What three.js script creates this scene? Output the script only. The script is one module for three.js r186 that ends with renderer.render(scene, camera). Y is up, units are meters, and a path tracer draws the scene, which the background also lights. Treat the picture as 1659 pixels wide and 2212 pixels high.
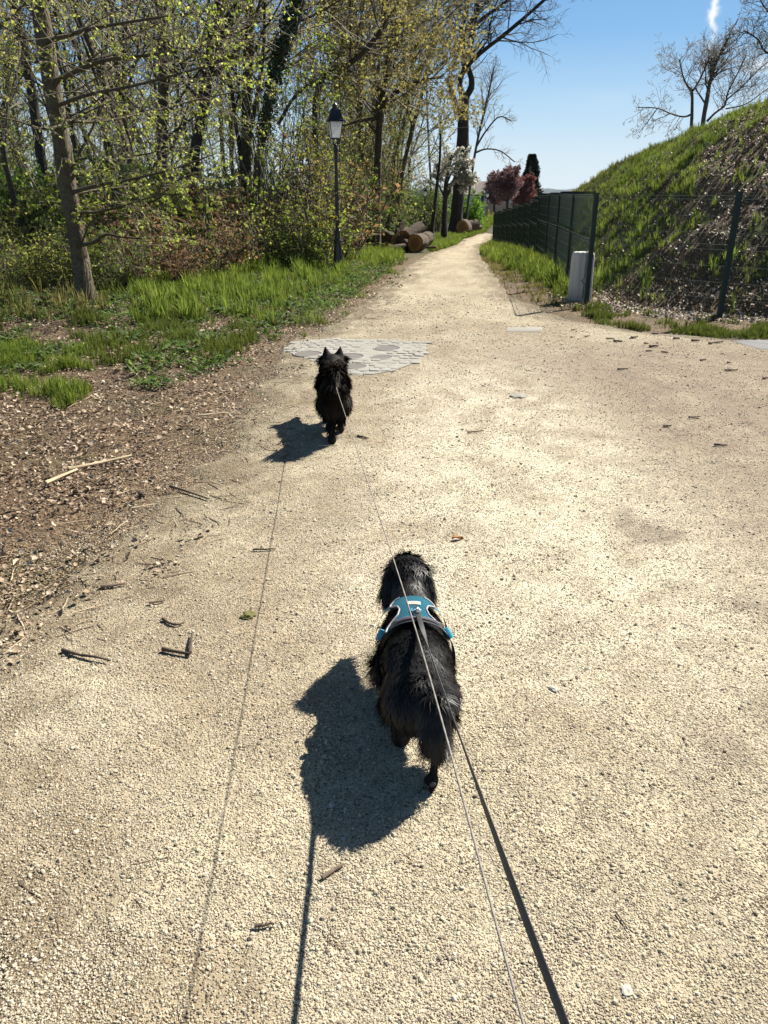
import * as THREE from 'three';
import { mergeGeometries } from 'three/addons/utils/BufferGeometryUtils.js';
import { createNoise2D, createNoise3D } from 'simplex-noise';

// ---------------------------------------------------------------- camera, sky, sun, exposure
const EYE = 1.55, PITCH = 22.6 * Math.PI / 180, FOCAL = 1661, CX = 829.5, CY = 1106;   // FOCAL, CX, CY in a picture 1659 x 2212
const scene = new THREE.Scene();
const camera = new THREE.PerspectiveCamera(2 * Math.atan(1106 / FOCAL) * 180 / Math.PI, 0.75, 0.05, 9000);
camera.position.set(0, EYE, 0);
camera.rotation.x = -PITCH;
const renderer = new THREE.WebGLRenderer({ antialias: true });
renderer.setSize(768, 1024);
renderer.toneMapping = THREE.LinearToneMapping;
renderer.toneMappingExposure = 2.3;
renderer.shadowMap.enabled = true;
renderer.shadowMap.type = THREE.PCFSoftShadowMap;

const SUN_AZ = 48 * Math.PI / 180, SUN_EL = 44 * Math.PI / 180;      // azimuth to the right of straight ahead
const SUN = new THREE.Vector3(Math.sin(SUN_AZ) * Math.cos(SUN_EL), Math.sin(SUN_EL), -Math.cos(SUN_AZ) * Math.cos(SUN_EL));
const sun = new THREE.DirectionalLight(new THREE.Color(1, 0.95, 0.86), 5);
sun.position.copy(SUN).multiplyScalar(80).add(new THREE.Vector3(0, 0, -20));
sun.target.position.set(0, 0, -20);
sun.castShadow = true;
sun.shadow.mapSize.set(4096, 4096);
Object.assign(sun.shadow.camera, { left: -45, right: 45, top: 45, bottom: -45, near: 1, far: 200 });
sun.shadow.radius = 1;
scene.add(sun, sun.target);

const clamp = (x, a = 0, b = 1) => Math.min(b, Math.max(a, x));
const smooth = (a, b, x) => { const t = clamp((x - a) / (b - a)); return t * t * (3 - 2 * t); };
const lerp = (a, b, t) => a + (b - a) * t;
function rng(seed) { let a = seed >>> 0; return () => { a = (a + 0x6d2b79f5) | 0; let t = Math.imul(a ^ (a >>> 15), 1 | a); t = (t + Math.imul(t ^ (t >>> 7), 61 | t)) ^ t; return ((t ^ (t >>> 14)) >>> 0) / 4294967296; }; }
const n2 = createNoise2D(rng(11)), n3 = createNoise3D(rng(12));
const fbm = (x, y, o = 4) => { let s = 0, a = 0.5; for (let i = 0; i < o; i++, a *= 0.5, x = x * 2.03 + 7.1, y = y * 2.03 - 3.7) s += a * n2(x, y); return s; };
const V = (x, y, z) => new THREE.Vector3(x, y, z);
const P = (x, h, d) => V(x, h, -d);                                   // x to the right, h up, d metres ahead of the camera

// a direction through a point of the 1659 x 2212 picture: (x, up, ahead)
function ray(px, py) {
  const v = CY - py, c = Math.cos(PITCH), s = Math.sin(PITCH);
  return [px - CX, v * c - FOCAL * s, FOCAL * c + v * s];
}
const at = (px, py, d) => { const [x, u, f] = ray(px, py); return P(x * d / f, EYE + u * d / f, d); };

function makeSky() {
  const W = 3072, H = 1536, data = new Float32Array(W * H * 4);
  const dirOf = (px, py) => { const [x, u, f] = ray(px, py); return V(x, u, -f).normalize(); };
  const trail = [[1560, -260, 7, 1], [1549, -60, 7, 1], [1546, 0, 7, 1], [1541, 30, 8.5, 1], [1537, 50, 6, 0.9], [1545, 62, 3.5, 0.6], [1538, 90, 3.5, 0.55], [1527, 112, 3.2, 0.5], [1519, 140, 3.2, 0.42], [1508, 170, 3, 0.34], [1494, 210, 3, 0.2]].map(([x, y, w, a]) => [dirOf(x, y), w / FOCAL, a]);
  const puffs = [[1660, 143, 36, 11, 0.9], [1645, 205, 50, 14, 0.5], [1560, 250, 90, 16, 0.35], [1480, 255, 60, 14, 0.2], [1700, 190, 80, 18, 0.3], [1330, 215, 110, 14, 0.12]].map(([x, y, w, h, a]) => [dirOf(x, y), w / FOCAL, h / FOCAL, a]);
  const stops = [[-90, 0.20, 0.19, 0.15], [-1, 0.335, 0.37, 0.39], [0, 0.36, 0.405, 0.43], [2, 0.325, 0.39, 0.43], [5, 0.23, 0.335, 0.43], [9, 0.125, 0.245, 0.40], [14, 0.08, 0.18, 0.345], [25, 0.046, 0.098, 0.19], [45, 0.023, 0.046, 0.092], [90, 0.014, 0.029, 0.06]];
  const v = V(0, 0, 0);
  for (let row = 0; row < H; row++) {
    const up = ((row + 0.5) / H - 0.5) * Math.PI, e = up * 180 / Math.PI;
    let k = 0; while (k < stops.length - 2 && e > stops[k + 1][0]) k++;
    const A = stops[k], B = stops[k + 1], t = clamp((e - A[0]) / (B[0] - A[0]));
    for (let col = 0; col < W; col++) {
      const r = ((col + 0.5) / W - 0.5) * 2 * Math.PI;
      v.set(Math.cos(r) * Math.cos(up), Math.sin(up), Math.sin(r) * Math.cos(up));
      const c = v.dot(SUN), halo = 0.06 * Math.exp((c - 1) * 9) + 0.25 * Math.exp((c - 1) * 60);
      let R = lerp(A[1], B[1], t) + halo, G = lerp(A[2], B[2], t) + halo, Bl = lerp(A[3], B[3], t) + halo * 0.95, cl = 0;
      if (e > 0.5 && e < 30 && v.z < -0.6 && v.x > 0) {
        for (let i = 0; i < trail.length - 1; i++) {
          const [a, w, o] = trail[i], [b, w2, o2] = trail[i + 1];
          const ab = b.clone().sub(a), s = clamp(v.clone().sub(a).dot(ab) / ab.lengthSq()), d = v.distanceTo(a.clone().addScaledVector(ab, s));
          const wob = 0.75 + 0.5 * n3(v.x * 150, v.y * 150, v.z * 150), ww = lerp(w, w2, s) * wob;
          if (d < ww * 1.6) cl = Math.max(cl, lerp(o, o2, s) * (1 - smooth(ww * 0.35, ww * 1.6, d)));
        }
        for (const [q, w, h, a] of puffs) {
          const dy = (v.y - q.y) / h, dx = (v.x - q.x) / w, g = Math.exp(-dx * dx - dy * dy);
          if (g > 0.02) cl = Math.max(cl, a * g * (0.6 + 0.6 * n3(v.x * 14, v.y * 60, 3)));
        }
      }
      const o = (row * W + col) * 4;
      data[o] = 0.94 * lerp(R, 0.47, cl); data[o + 1] = 0.94 * lerp(G, 0.475, cl); data[o + 2] = 0.94 * lerp(Bl, 0.48, cl); data[o + 3] = 1;
    }
  }
  const t = new THREE.DataTexture(data, W, H, THREE.RGBAFormat, THREE.FloatType);
  t.mapping = THREE.EquirectangularReflectionMapping; t.magFilter = THREE.LinearFilter; t.minFilter = THREE.LinearFilter; t.needsUpdate = true;
  return t;
}
scene.background = makeSky();
scene.environment = scene.background;
scene.fog = new THREE.FogExp2(new THREE.Color(0.62, 0.74, 0.92), 0.00004);

// ---------------------------------------------------------------- names, labels, builders
const taken = new Map();
function numbered(n) { const k = taken.get(n) ?? 0; taken.set(n, k + 1); return k ? n + '_' + String(k).padStart(3, '0') : n; }
function tag(o, label, category, group) { o.userData = { ...o.userData, label, category }; if (group) o.userData.group = group; return o; }
function thing(name, label, category, pos, turn = 0, group) {
  const g = new THREE.Group(); g.name = numbered(name);
  if (pos) g.position.copy(pos);
  g.rotation.y = turn; scene.add(g); return tag(g, label, category, group);
}
function mesh(name, geo, mat, parent) {
  const m = new THREE.Mesh(geo, mat); m.castShadow = m.receiveShadow = true;
  m.name = parent && parent !== scene ? name : numbered(name);
  (parent ?? scene).add(m); return m;
}
function setting(name, geo, mat, label, category) { const m = mesh(name, geo, mat, scene); m.userData.kind = 'structure'; if (label) tag(m, label, category); return m; }
function copyOf(o, label, group) { const c = o.clone(); c.name = numbered(o.name.replace(/_\d{3}$/, '')); c.userData = { ...o.userData }; if (label) c.userData.label = label; if (group) c.userData.group = group; scene.add(c); return c; }

class MB {                                                            // collects triangles with colour and uv
  constructor() { this.p = []; this.c = []; this.u = []; this.i = []; }
  get n() { return this.p.length / 3; }
  v(x, y, z, c, u = 0, w = 0) { this.p.push(x, y, z); this.c.push(c[0], c[1], c[2]); this.u.push(u, w); return this.p.length / 3 - 1; }
  t(a, b, c) { this.i.push(a, b, c); }
  q(a, b, c, d) { this.i.push(a, b, c, a, c, d); }
  tube(pts, rad, sides, col, cap = false, squash) {
    let N = V(0, 0, 1), prev = null, len = 0; const T = V(0, 0, 0), S = V(0, 0, 0), rows = [];
    for (let k = 0; k < pts.length; k++) {
      T.copy(pts[Math.min(k + 1, pts.length - 1)]).sub(pts[Math.max(k - 1, 0)]).normalize();
      if (!prev && Math.abs(T.z) > 0.9) N.set(1, 0, 0);
      N.addScaledVector(T, -N.dot(T)).normalize(); S.crossVectors(T, N);
      if (k) len += pts[k].distanceTo(pts[k - 1]);
      const r = typeof rad === 'number' ? rad : rad[k], c = typeof col === 'function' ? col(k / (pts.length - 1), pts[k]) : col, row = [];
      for (let s = 0; s <= sides; s++) {
        const a = s / sides * 2 * Math.PI, rr = squash ? r * squash(a, k, pts[k]) : r, x = Math.cos(a) * rr, y = Math.sin(a) * rr;
        row.push(this.v(pts[k].x + N.x * x + S.x * y, pts[k].y + N.y * x + S.y * y, pts[k].z + N.z * x + S.z * y, c, s / sides * Math.max(0.25, Math.round(r * 8) * 0.5), len));
      }
      rows.push(row); prev = pts[k];
    }
    for (let k = 0; k < rows.length - 1; k++) for (let s = 0; s < sides; s++) this.q(rows[k][s], rows[k][s + 1], rows[k + 1][s + 1], rows[k + 1][s]);
    if (cap) for (const k of [0, rows.length - 1]) { const c = typeof col === 'function' ? col(k ? 1 : 0, pts[k]) : col, m = this.v(pts[k].x, pts[k].y, pts[k].z, c), o = []; for (let s = 0; s <= sides; s++) { const j = rows[k][s] * 3; o.push(this.v(this.p[j], this.p[j + 1], this.p[j + 2], c)); } for (let s = 0; s < sides; s++) k ? this.t(m, o[s], o[s + 1]) : this.t(m, o[s + 1], o[s]); }
  }
  leaf(p, d, side, s, w, col, fold = 0.25) {                           // a folded diamond: p base, d towards the tip, side across
    const up = V(0, 0, 0).crossVectors(d, side);
    const a = this.v(p.x, p.y, p.z, col), e = this.v(p.x + d.x * s, p.y + d.y * s, p.z + d.z * s, col);
    const m = 0.45 * s, f = fold * w;
    const b = this.v(p.x + d.x * m + side.x * w + up.x * f, p.y + d.y * m + side.y * w + up.y * f, p.z + d.z * m + side.z * w + up.z * f, col);
    const c = this.v(p.x + d.x * m - side.x * w + up.x * f, p.y + d.y * m - side.y * w + up.y * f, p.z + d.z * m - side.z * w + up.z * f, col);
    this.t(a, b, e); this.t(a, e, c);
  }
  box(x0, y0, z0, x1, y1, z1, col) {
    const f = [[[x0, y0, z1], [x1, y0, z1], [x1, y1, z1], [x0, y1, z1]], [[x1, y0, z0], [x0, y0, z0], [x0, y1, z0], [x1, y1, z0]], [[x1, y0, z1], [x1, y0, z0], [x1, y1, z0], [x1, y1, z1]], [[x0, y0, z0], [x0, y0, z1], [x0, y1, z1], [x0, y1, z0]], [[x0, y1, z1], [x1, y1, z1], [x1, y1, z0], [x0, y1, z0]], [[x0, y0, z0], [x1, y0, z0], [x1, y0, z1], [x0, y0, z1]]];
    for (const q of f) { const k = q.map((c) => this.v(c[0], c[1], c[2], col, c[0] + c[2], c[1])); this.q(...k); }
  }
  geo() {
    const g = new THREE.BufferGeometry();
    g.setAttribute('position', new THREE.Float32BufferAttribute(this.p, 3));
    g.setAttribute('color', new THREE.Float32BufferAttribute(this.c, 3));
    g.setAttribute('uv', new THREE.Float32BufferAttribute(this.u, 2));
    g.setIndex(this.i); g.computeVertexNormals(); return g;
  }
}
const WHITE = [1, 1, 1];
const jit = (r, c, a = 0.2) => { const k = 1 + (r() - 0.5) * 2 * a; return [c[0] * k * (1 + (r() - 0.5) * a * 0.5), c[1] * k, c[2] * k * (1 + (r() - 0.5) * a * 0.5)]; };
const mix3 = (a, b, t) => [lerp(a[0], b[0], t), lerp(a[1], b[1], t), lerp(a[2], b[2], t)];

// ---------------------------------------------------------------- the lie of the land
const drop = (d) => d < 16 ? 0 : d < 44 ? -0.042 * Math.max(0, d - 18) * smooth(16, 22, d) : d < 100 ? -1.092 - 0.0095 * (d - 44) : d < 400 ? -1.624 - 0.06 * (d - 100) : -19.6 - 0.02 * (d - 400);
const ground = (x, d) => drop(d) + 0.05 * fbm(x * 0.35, d * 0.35, 3) * smooth(1.5, 4, Math.abs(x + 0.2)) * smooth(2, 6, d) + (x < -2 ? 0.10 * fbm(x * 0.9 + 40, d * 0.9, 3) * smooth(-2, -5, x) * smooth(5, 9, d) : 0);
function G(px, py) {                                                  // the ground seen through a picture point
  const [x, u, f] = ray(px, py); let d = -EYE * f / u;
  for (let i = 0; i < 40; i++) { const h = drop(d); d = lerp(d, (h - EYE) * f / Math.min(u, -1e-3), 0.5); }
  return [x * d / f, d];
}
const gp = (px, py, lift = 0) => { const [x, d] = G(px, py); return P(x, ground(x, d) + lift, d); };
const poly = (pts) => pts.map(([x, y]) => G(x, y));
function inside(pl, x, d) { let r = false; for (let i = 0, j = pl.length - 1; i < pl.length; j = i++) { const [xi, yi] = pl[i], [xj, yj] = pl[j]; if ((yi > d) !== (yj > d) && x < (xj - xi) * (d - yi) / (yj - yi) + xi) r = !r; } return r; }
const table = (rows) => (d) => { if (d <= rows[0][0]) return rows[0][1]; for (let i = 0; i < rows.length - 1; i++) if (d <= rows[i + 1][0]) { const t = (d - rows[i][0]) / (rows[i + 1][0] - rows[i][0]); return lerp(rows[i][1], rows[i + 1][1], t); } return rows[rows.length - 1][1]; };
const edge = (pts) => table(pts.map(([x, y]) => G(x, y)).map(([x, d]) => [d, x]).sort((a, b) => a[0] - b[0]));
const pathL0 = edge([[0, 2100], [-250, 1600], [-120, 1440], [60, 1290], [260, 1180], [400, 1060], [520, 930], [590, 810], [632, 740], [722, 700], [792, 650], [846, 610], [890, 570], [925, 548], [1000, 517], [1072, 495]]);
const pathR0 = edge([[1094, 499], [1068, 507], [1037, 535], [1045, 560], [1075, 600], [1112, 640], [1190, 668], [1250, 692], [1400, 714], [1500, 724], [1659, 744], [1900, 772], [2300, 820]]);
const pathL = (d) => pathL0(d) + (0.12 * n2(d * 1.3, 5) + 0.06 * n2(d * 4.1, 9)) * smooth(30, 10, d) - 0.1;
const pathR = (d) => pathR0(d) + (0.12 * n2(d * 1.1, 25) + 0.06 * n2(d * 4.3, 19)) * smooth(30, 10, d);
const FENCE = [0.2556, 0.2293, 0.2123, 0.1998, 0.188, 0.179, 0.1705, 0.163, 0.156, 0.15, 0.1445, 0.139, 0.1337, 0.1345, 0.139, 0.145].map((r, i) => { const d = 11.66 + 2.49 * i; return [d, r * d]; });
const fenceX = table(FENCE), FB = [4.40, 10.30];
const bankS = (x, d) => {
  const a = x - fenceX(d) - 0.45 - smooth(11.6, 8, d) * 4, b = 0.64 * ((x - 2.98) * 0.692 + (d - 11.66) * 0.722 - 0.35), k = 0.9, h = clamp(0.5 + 0.5 * (b - a) / k);
  return lerp(b, a, h) - k * h * (1 - h);
};
const bankH = (x, d) => { const s = bankS(x, d); return s <= 0 ? -0.02 + s * 0.4 : 4.05 * (1 - Math.exp(-Math.pow(s / 2.6, 1.22))) * (1 - 0.75 * smooth(30, 54, d)) + smooth(0, 0.8, s) * (0.16 * fbm(x * 0.5, d * 0.5, 3) + 0.07 * fbm(x * 2, d * 2, 3)); };
const top = (x, d) => Math.max(ground(x, d), drop(d) + bankH(x, d));

// ---------------------------------------------------------------- textures
function tex(data, S, srgb, rx = 1, ry = rx) {
  const t = new THREE.DataTexture(data, S, S, THREE.RGBAFormat, THREE.UnsignedByteType);
  t.wrapS = t.wrapT = THREE.RepeatWrapping; t.magFilter = THREE.LinearFilter; t.minFilter = THREE.LinearMipmapLinearFilter; t.generateMipmaps = true;
  t.repeat.set(rx, ry); if (srgb) t.colorSpace = THREE.SRGBColorSpace; t.needsUpdate = true; return t;
}
const periodic = (f, S, k) => (x, y) => {                              // noise that wraps at S pixels
  const a = x / S * 2 * Math.PI, b = y / S * 2 * Math.PI, r = k / (2 * Math.PI);
  return f(Math.cos(a) * r + 10, Math.sin(a) * r + Math.cos(b) * r * 1.3, Math.sin(b) * r * 1.3 + 3);
};
// grains pressed into a bed: colour map and height map, tile by tile
function grainMaps(S, seed, bed, grains, count, rMin, rMax, stretch, bias) {
  const r = rng(seed), col = new Uint8Array(S * S * 4), hgt = new Uint8Array(S * S * 4), H = new Float32Array(S * S);
  const w1 = periodic(n3, S, 9), w2 = periodic(n3, S, 40);
  for (let y = 0; y < S; y++) for (let x = 0; x < S; x++) {
    const i = y * S + x, n = w1(x, y) * 0.08 + w2(x, y) * 0.07 + (r() - 0.5) * 0.16;
    H[i] = 0.22 + w2(x, y) * 0.05 + (r() - 0.5) * 0.10;
    for (let c = 0; c < 3; c++) col[i * 4 + c] = clamp(bed[c] * (1 + n), 0, 255);
  }
  for (let k = 0; k < count; k++) {
    const cx = r() * S, cy = r() * S, a = rMin + (rMax - rMin) * Math.pow(r(), bias), b = a * (stretch[0] + (stretch[1] - stretch[0]) * r()), th = r() * Math.PI, ct = Math.cos(th), st = Math.sin(th);
    const base = grains[Math.floor(r() * grains.length)], br = 0.8 + 0.4 * r(), hh = 0.25 + 0.55 * Math.min(1, a / rMax) + 0.15 * r(), R = Math.ceil(Math.max(a, b));
    for (let dy = -R; dy <= R; dy++) for (let dx = -R; dx <= R; dx++) {
      const u = (dx * ct + dy * st) / a, v = (-dx * st + dy * ct) / b, q = u * u + v * v;
      if (q > 1) continue;
      const i = ((((cy + dy) | 0) + S) % S) * S + ((((cx + dx) | 0) + S) % S), h = 0.2 + hh * Math.sqrt(1 - q);
      if (h < H[i]) continue;
      H[i] = h; const nn = 1 + (r() - 0.5) * 0.14;
      for (let c = 0; c < 3; c++) col[i * 4 + c] = clamp(base[c] * br * nn, 0, 255);
    }
  }
  for (let i = 0; i < S * S; i++) { col[i * 4 + 3] = 255; hgt[i * 4] = hgt[i * 4 + 1] = hgt[i * 4 + 2] = clamp(H[i] * 235, 0, 255); hgt[i * 4 + 3] = 255; }
  return [col, hgt, S];
}
const gravelMaps = grainMaps(2048, 3, [205, 198, 182], [[216, 209, 194], [198, 190, 172], [226, 221, 208], [182, 171, 151], [206, 197, 176], [156, 144, 126], [212, 203, 185], [130, 116, 100]], 100000, 1.6, 6.5, [0.55, 1], 2.6);
const soilMaps = grainMaps(1024, 4, [196, 182, 162], [[214, 196, 166], [168, 144, 116], [230, 216, 190], [132, 108, 84], [190, 166, 134], [110, 88, 68]], 42000, 1.5, 9, [0.2, 0.55], 2);
function barkMaps(S, seed, deep) {
  const col = new Uint8Array(S * S * 4), hgt = new Uint8Array(S * S * 4), r = rng(seed), a = periodic(n3, S, 14);
  const rdg = (x, y) => { const A = x / S * 2 * Math.PI, B = y / S * 2 * Math.PI; return 1 - Math.abs(n3(Math.cos(A) * 2.4, Math.sin(A) * 2.4 + Math.cos(B) * 0.5, Math.sin(B) * 0.5)) * 1.6 - Math.abs(n3(Math.cos(A) * 5, Math.sin(A) * 5 + Math.cos(B) * 1.2, Math.sin(B) * 1.2 + 9)) * 0.9; };
  for (let y = 0; y < S; y++) for (let x = 0; x < S; x++) {
    const i = (y * S + x) * 4, g = clamp(1 - rdg(x, y) * deep), m = a(x, y), k = 205 + 34 * m + (r() - 0.5) * 30, moss = smooth(0.35, 0.8, m);
    col[i] = clamp(k - 40 * moss, 0, 255); col[i + 1] = clamp(k * 0.96 - 10 * moss, 0, 255); col[i + 2] = clamp(k * 0.9 - 50 * moss, 0, 255); col[i + 3] = 255;
    hgt[i] = hgt[i + 1] = hgt[i + 2] = clamp(40 + 190 * g + (r() - 0.5) * 26, 0, 255); hgt[i + 3] = 255;
  }
  return [col, hgt, S];
}
const barkM = barkMaps(512, 8, 0.8);
const std = (o) => new THREE.MeshStandardMaterial({ vertexColors: true, roughness: 0.9, metalness: 0, ...o });
const M = {
  gravel: std({ map: tex(gravelMaps[0], gravelMaps[2], true), bumpMap: tex(gravelMaps[1], gravelMaps[2]), bumpScale: 0.0055, roughness: 0.95 }),
  soil: std({ map: tex(soilMaps[0], soilMaps[2], true), bumpMap: tex(soilMaps[1], soilMaps[2]), bumpScale: 0.014, roughness: 0.95 }),
  earth: std({ map: tex(soilMaps[0], soilMaps[2], true), bumpMap: tex(soilMaps[1], soilMaps[2]), bumpScale: 0.005, roughness: 0.95 }),
  bark: std({ map: tex(barkM[0], 512, true), bumpMap: tex(barkM[1], 512), bumpScale: 0.02, roughness: 0.92 }),
  stone: std({ roughness: 0.9 }), plain: std({ roughness: 0.85 }),
  twig: std({ roughness: 0.9 }), litter: std({ roughness: 0.75, side: THREE.DoubleSide }),
  leaf: new THREE.MeshPhysicalMaterial({ vertexColors: true, roughness: 0.95, side: THREE.DoubleSide, transmission: 0.6, thickness: 0, ior: 1.12, specularIntensity: 0.4 }),
  grass: new THREE.MeshPhysicalMaterial({ vertexColors: true, roughness: 0.9, side: THREE.DoubleSide, transmission: 0.5, thickness: 0, ior: 1.12, specularIntensity: 0.5 }),
  ivy: std({ roughness: 0.45, side: THREE.DoubleSide }),
  green: std({ roughness: 0.65 }), iron: std({ roughness: 0.32 }),
  opal: new THREE.MeshPhysicalMaterial({ color: 0xffffff, roughness: 0.5, transmission: 0.45, thickness: 0, side: THREE.DoubleSide }),
  concrete: std({ roughness: 0.9 }), fur: new THREE.MeshPhysicalMaterial({ vertexColors: true, roughness: 0.75, specularIntensity: 0.3 }), hairDull: new THREE.MeshPhysicalMaterial({ vertexColors: true, roughness: 0.75, specularIntensity: 0.35, side: THREE.DoubleSide }), hair: new THREE.MeshPhysicalMaterial({ vertexColors: true, roughness: 0.5, specularIntensity: 0.7, side: THREE.DoubleSide }),
};

// ---------------------------------------------------------------- ground, path, bank, hills
const spread = (from, to, fine, f0, grow) => { const a = [f0]; let s = fine; while (a[a.length - 1] < to) { a.push(a[a.length - 1] + s); s *= grow; } const b = [f0]; s = fine; while (b[b.length - 1] > from) { b.push(b[b.length - 1] - s); s *= grow; } return [...b.slice(1).reverse(), ...a]; };
function sheet(xs, ds, hf, cf, keep, k = 1, uvs = 0.5) {
  const b = new MB(), id = new Map();
  const vert = (i, j) => { const key = i * ds.length + j; if (!id.has(key)) { const x = xs[i], d = ds[j]; id.set(key, b.v(x, hf(x, d), -d, cf(x, d), x * uvs, d * uvs)); } return id.get(key); };
  for (let i = 0; i < xs.length - 1; i++) for (let j = 0; j < ds.length - 1; j++) {
    if (keep && !keep(xs[i], ds[j]) && !keep(xs[i + 1], ds[j + 1])) continue;
    b.q(vert(i, j), vert(i + 1, j), vert(i + 1, j + 1), vert(i, j + 1));
  }
  return b.geo();
}
const litterShare = (x, d) => smooth(-0.1, 0.9, pathL0(d) - x + 0.25 * n2(x * 1.7, d * 1.7));
const soilColor = (x, d) => {
  const n = fbm(x * 0.8, d * 0.8, 4), m = fbm(x * 3, d * 3, 3), far = smooth(60, 160, d);
  let c = mix3([0.30, 0.245, 0.175], [0.215, 0.165, 0.115], clamp(litterShare(x, d) + 0.3 * m));
  c = mix3(c, [0.15, 0.15, 0.065], clamp(smooth(0.05, 0.5, n) * 0.7));
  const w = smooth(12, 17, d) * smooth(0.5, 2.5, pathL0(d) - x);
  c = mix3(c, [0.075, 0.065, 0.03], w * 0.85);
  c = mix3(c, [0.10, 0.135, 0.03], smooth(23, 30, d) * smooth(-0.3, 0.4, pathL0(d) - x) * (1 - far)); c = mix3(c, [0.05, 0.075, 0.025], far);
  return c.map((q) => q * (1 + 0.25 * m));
};
{
  const xs = spread(-2200, 2200, 0.14, 0, 1.045), ds = spread(-60, 2300, 0.14, 2.5, 1.04).filter((d) => d > -60);
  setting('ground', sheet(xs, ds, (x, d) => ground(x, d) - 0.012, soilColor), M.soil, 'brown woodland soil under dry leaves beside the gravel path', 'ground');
}
const pathColor = (x, d) => {
  const n = fbm(x * 0.7 + 3, d * 0.7, 4), m = fbm(x * 2.6, d * 2.6 + 8, 3), f = fbm(x * 9, d * 9, 2);
  const worn = 0.45 + 0.9 * n + 0.35 * m;                             // pale dusty wear
  let c = mix3([0.40, 0.340, 0.258], [0.53, 0.483, 0.385], smooth(0.1, 0.9, worn + 0.5 * smooth(-0.5, 0.5, x) * smooth(6, 4, d)));
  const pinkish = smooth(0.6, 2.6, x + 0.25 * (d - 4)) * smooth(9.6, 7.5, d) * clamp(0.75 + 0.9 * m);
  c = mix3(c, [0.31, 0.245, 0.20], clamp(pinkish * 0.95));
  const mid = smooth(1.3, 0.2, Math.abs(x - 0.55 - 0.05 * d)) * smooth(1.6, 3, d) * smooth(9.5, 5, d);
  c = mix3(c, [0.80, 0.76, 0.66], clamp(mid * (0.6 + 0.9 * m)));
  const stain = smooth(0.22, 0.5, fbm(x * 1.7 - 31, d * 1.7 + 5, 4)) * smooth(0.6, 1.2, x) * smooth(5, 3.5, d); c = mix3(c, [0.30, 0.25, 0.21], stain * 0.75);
  const far = smooth(8.5, 12, d); c = mix3(c, mix3([0.46, 0.395, 0.305], [0.60, 0.54, 0.43], clamp(0.5 + n + 0.4 * m)), far);
  const e = smooth(0.75, -0.05, x - pathL(d) + 0.45 * m + 0.3 * f) ; c = mix3(c, [0.205, 0.165, 0.105], e * 0.9);
  const e2 = smooth(0.7, 0.0, pathR(d) - x + 0.35 * m + 0.2 * f); c = mix3(c, [0.22, 0.18, 0.115], e2 * 0.8);
  const moss = smooth(0.25, 0.6, fbm(x * 1.1 - 9, d * 1.1, 4)) * smooth(1.6, 0.2, x - pathL(d)) * smooth(2.4, 4, d) * smooth(11, 8, d); c = mix3(c, [0.17, 0.165, 0.06], moss * 0.7);
  return [c[0], c[1] * 1.02, c[2] * 1.06].map((q) => q * 1.17 * (1 + 0.12 * f));
};
const DS = spread(-3, 84, 0.07, 2.5, 1.022).filter((d) => d > -3 && d < 84), NC = 120;
{
  const b = new MB(), rows = [];
  for (const d of DS) {
    const l = pathL(Math.max(d, 0.4)), rt = pathR(Math.max(d, 0.4)), row = [];
    for (let k = 0; k <= NC; k++) {
      const t = k / NC, x = lerp(l, rt, t), e = Math.min(x - l, rt - x), h = ground(x, d) + lerp(-0.04, 0.006, smooth(0, 0.12, e)) + 0.006 * fbm(x * 1.5, d * 1.5, 3);
      row.push(b.v(x, h, -d, pathColor(x, d), x * 0.68, d * 0.68));
    }
    rows.push(row);
  }
  for (let j = 0; j < rows.length - 1; j++) for (let k = 0; k < NC; k++) b.q(rows[j][k], rows[j][k + 1], rows[j + 1][k + 1], rows[j + 1][k]);
  setting('path', b.geo(), M.gravel, 'pale sandy gravel path running from the foreground into the distance', 'path');
}
const pathH = (x, d) => ground(x, d) + 0.006 + 0.006 * fbm(x * 1.5, d * 1.5, 3);
const bankGreen = (x, d) => {                                         // 1 where the bank is grassy, 0 where it is bare soil
  const s = (x - 2.98) * 0.692 + (d - 11.66) * 0.722, lft = x - fenceX(d);
  const sd = ((x - 3.3) * 6.8 - (d - 12.4) * 5.3) / 8.62;
  return clamp(smooth(0.7, -0.9, sd + 2.2 * fbm(x * 0.5 + 5, d * 0.5, 4)) * (0.75 + 0.8 * fbm(x * 0.9, d * 0.9 + 90, 3)) + 0.8 * smooth(0.12, 0.4, fbm(x * 0.7, d * 0.7 + 31, 4) - 0.05) * smooth(5, 2, sd));
};
{
  const xs = [], ds = []; for (let x = 2.4; x < 16; x += 0.14) xs.push(x); for (let x = 16; x < 60; x += 1.2) xs.push(x);
  for (let d = 3; d < 30; d += 0.14) ds.push(d); for (let d = 30; d < 75; d += 0.5) ds.push(d);
  const col = (x, d) => { const m = fbm(x * 2.2, d * 2.2, 3); return mix3([0.21, 0.16, 0.108], [0.09, 0.12, 0.03], bankGreen(x, d)).map((q) => q * (1 + 0.5 * m)); };
  setting('bank', sheet(xs, ds, (x, d) => drop(d) + bankH(x, d), col, (x, d) => bankS(x, d) > -0.5), M.earth, 'steep earth bank with grass and bare soil behind the green fence', 'bank');
}
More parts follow.
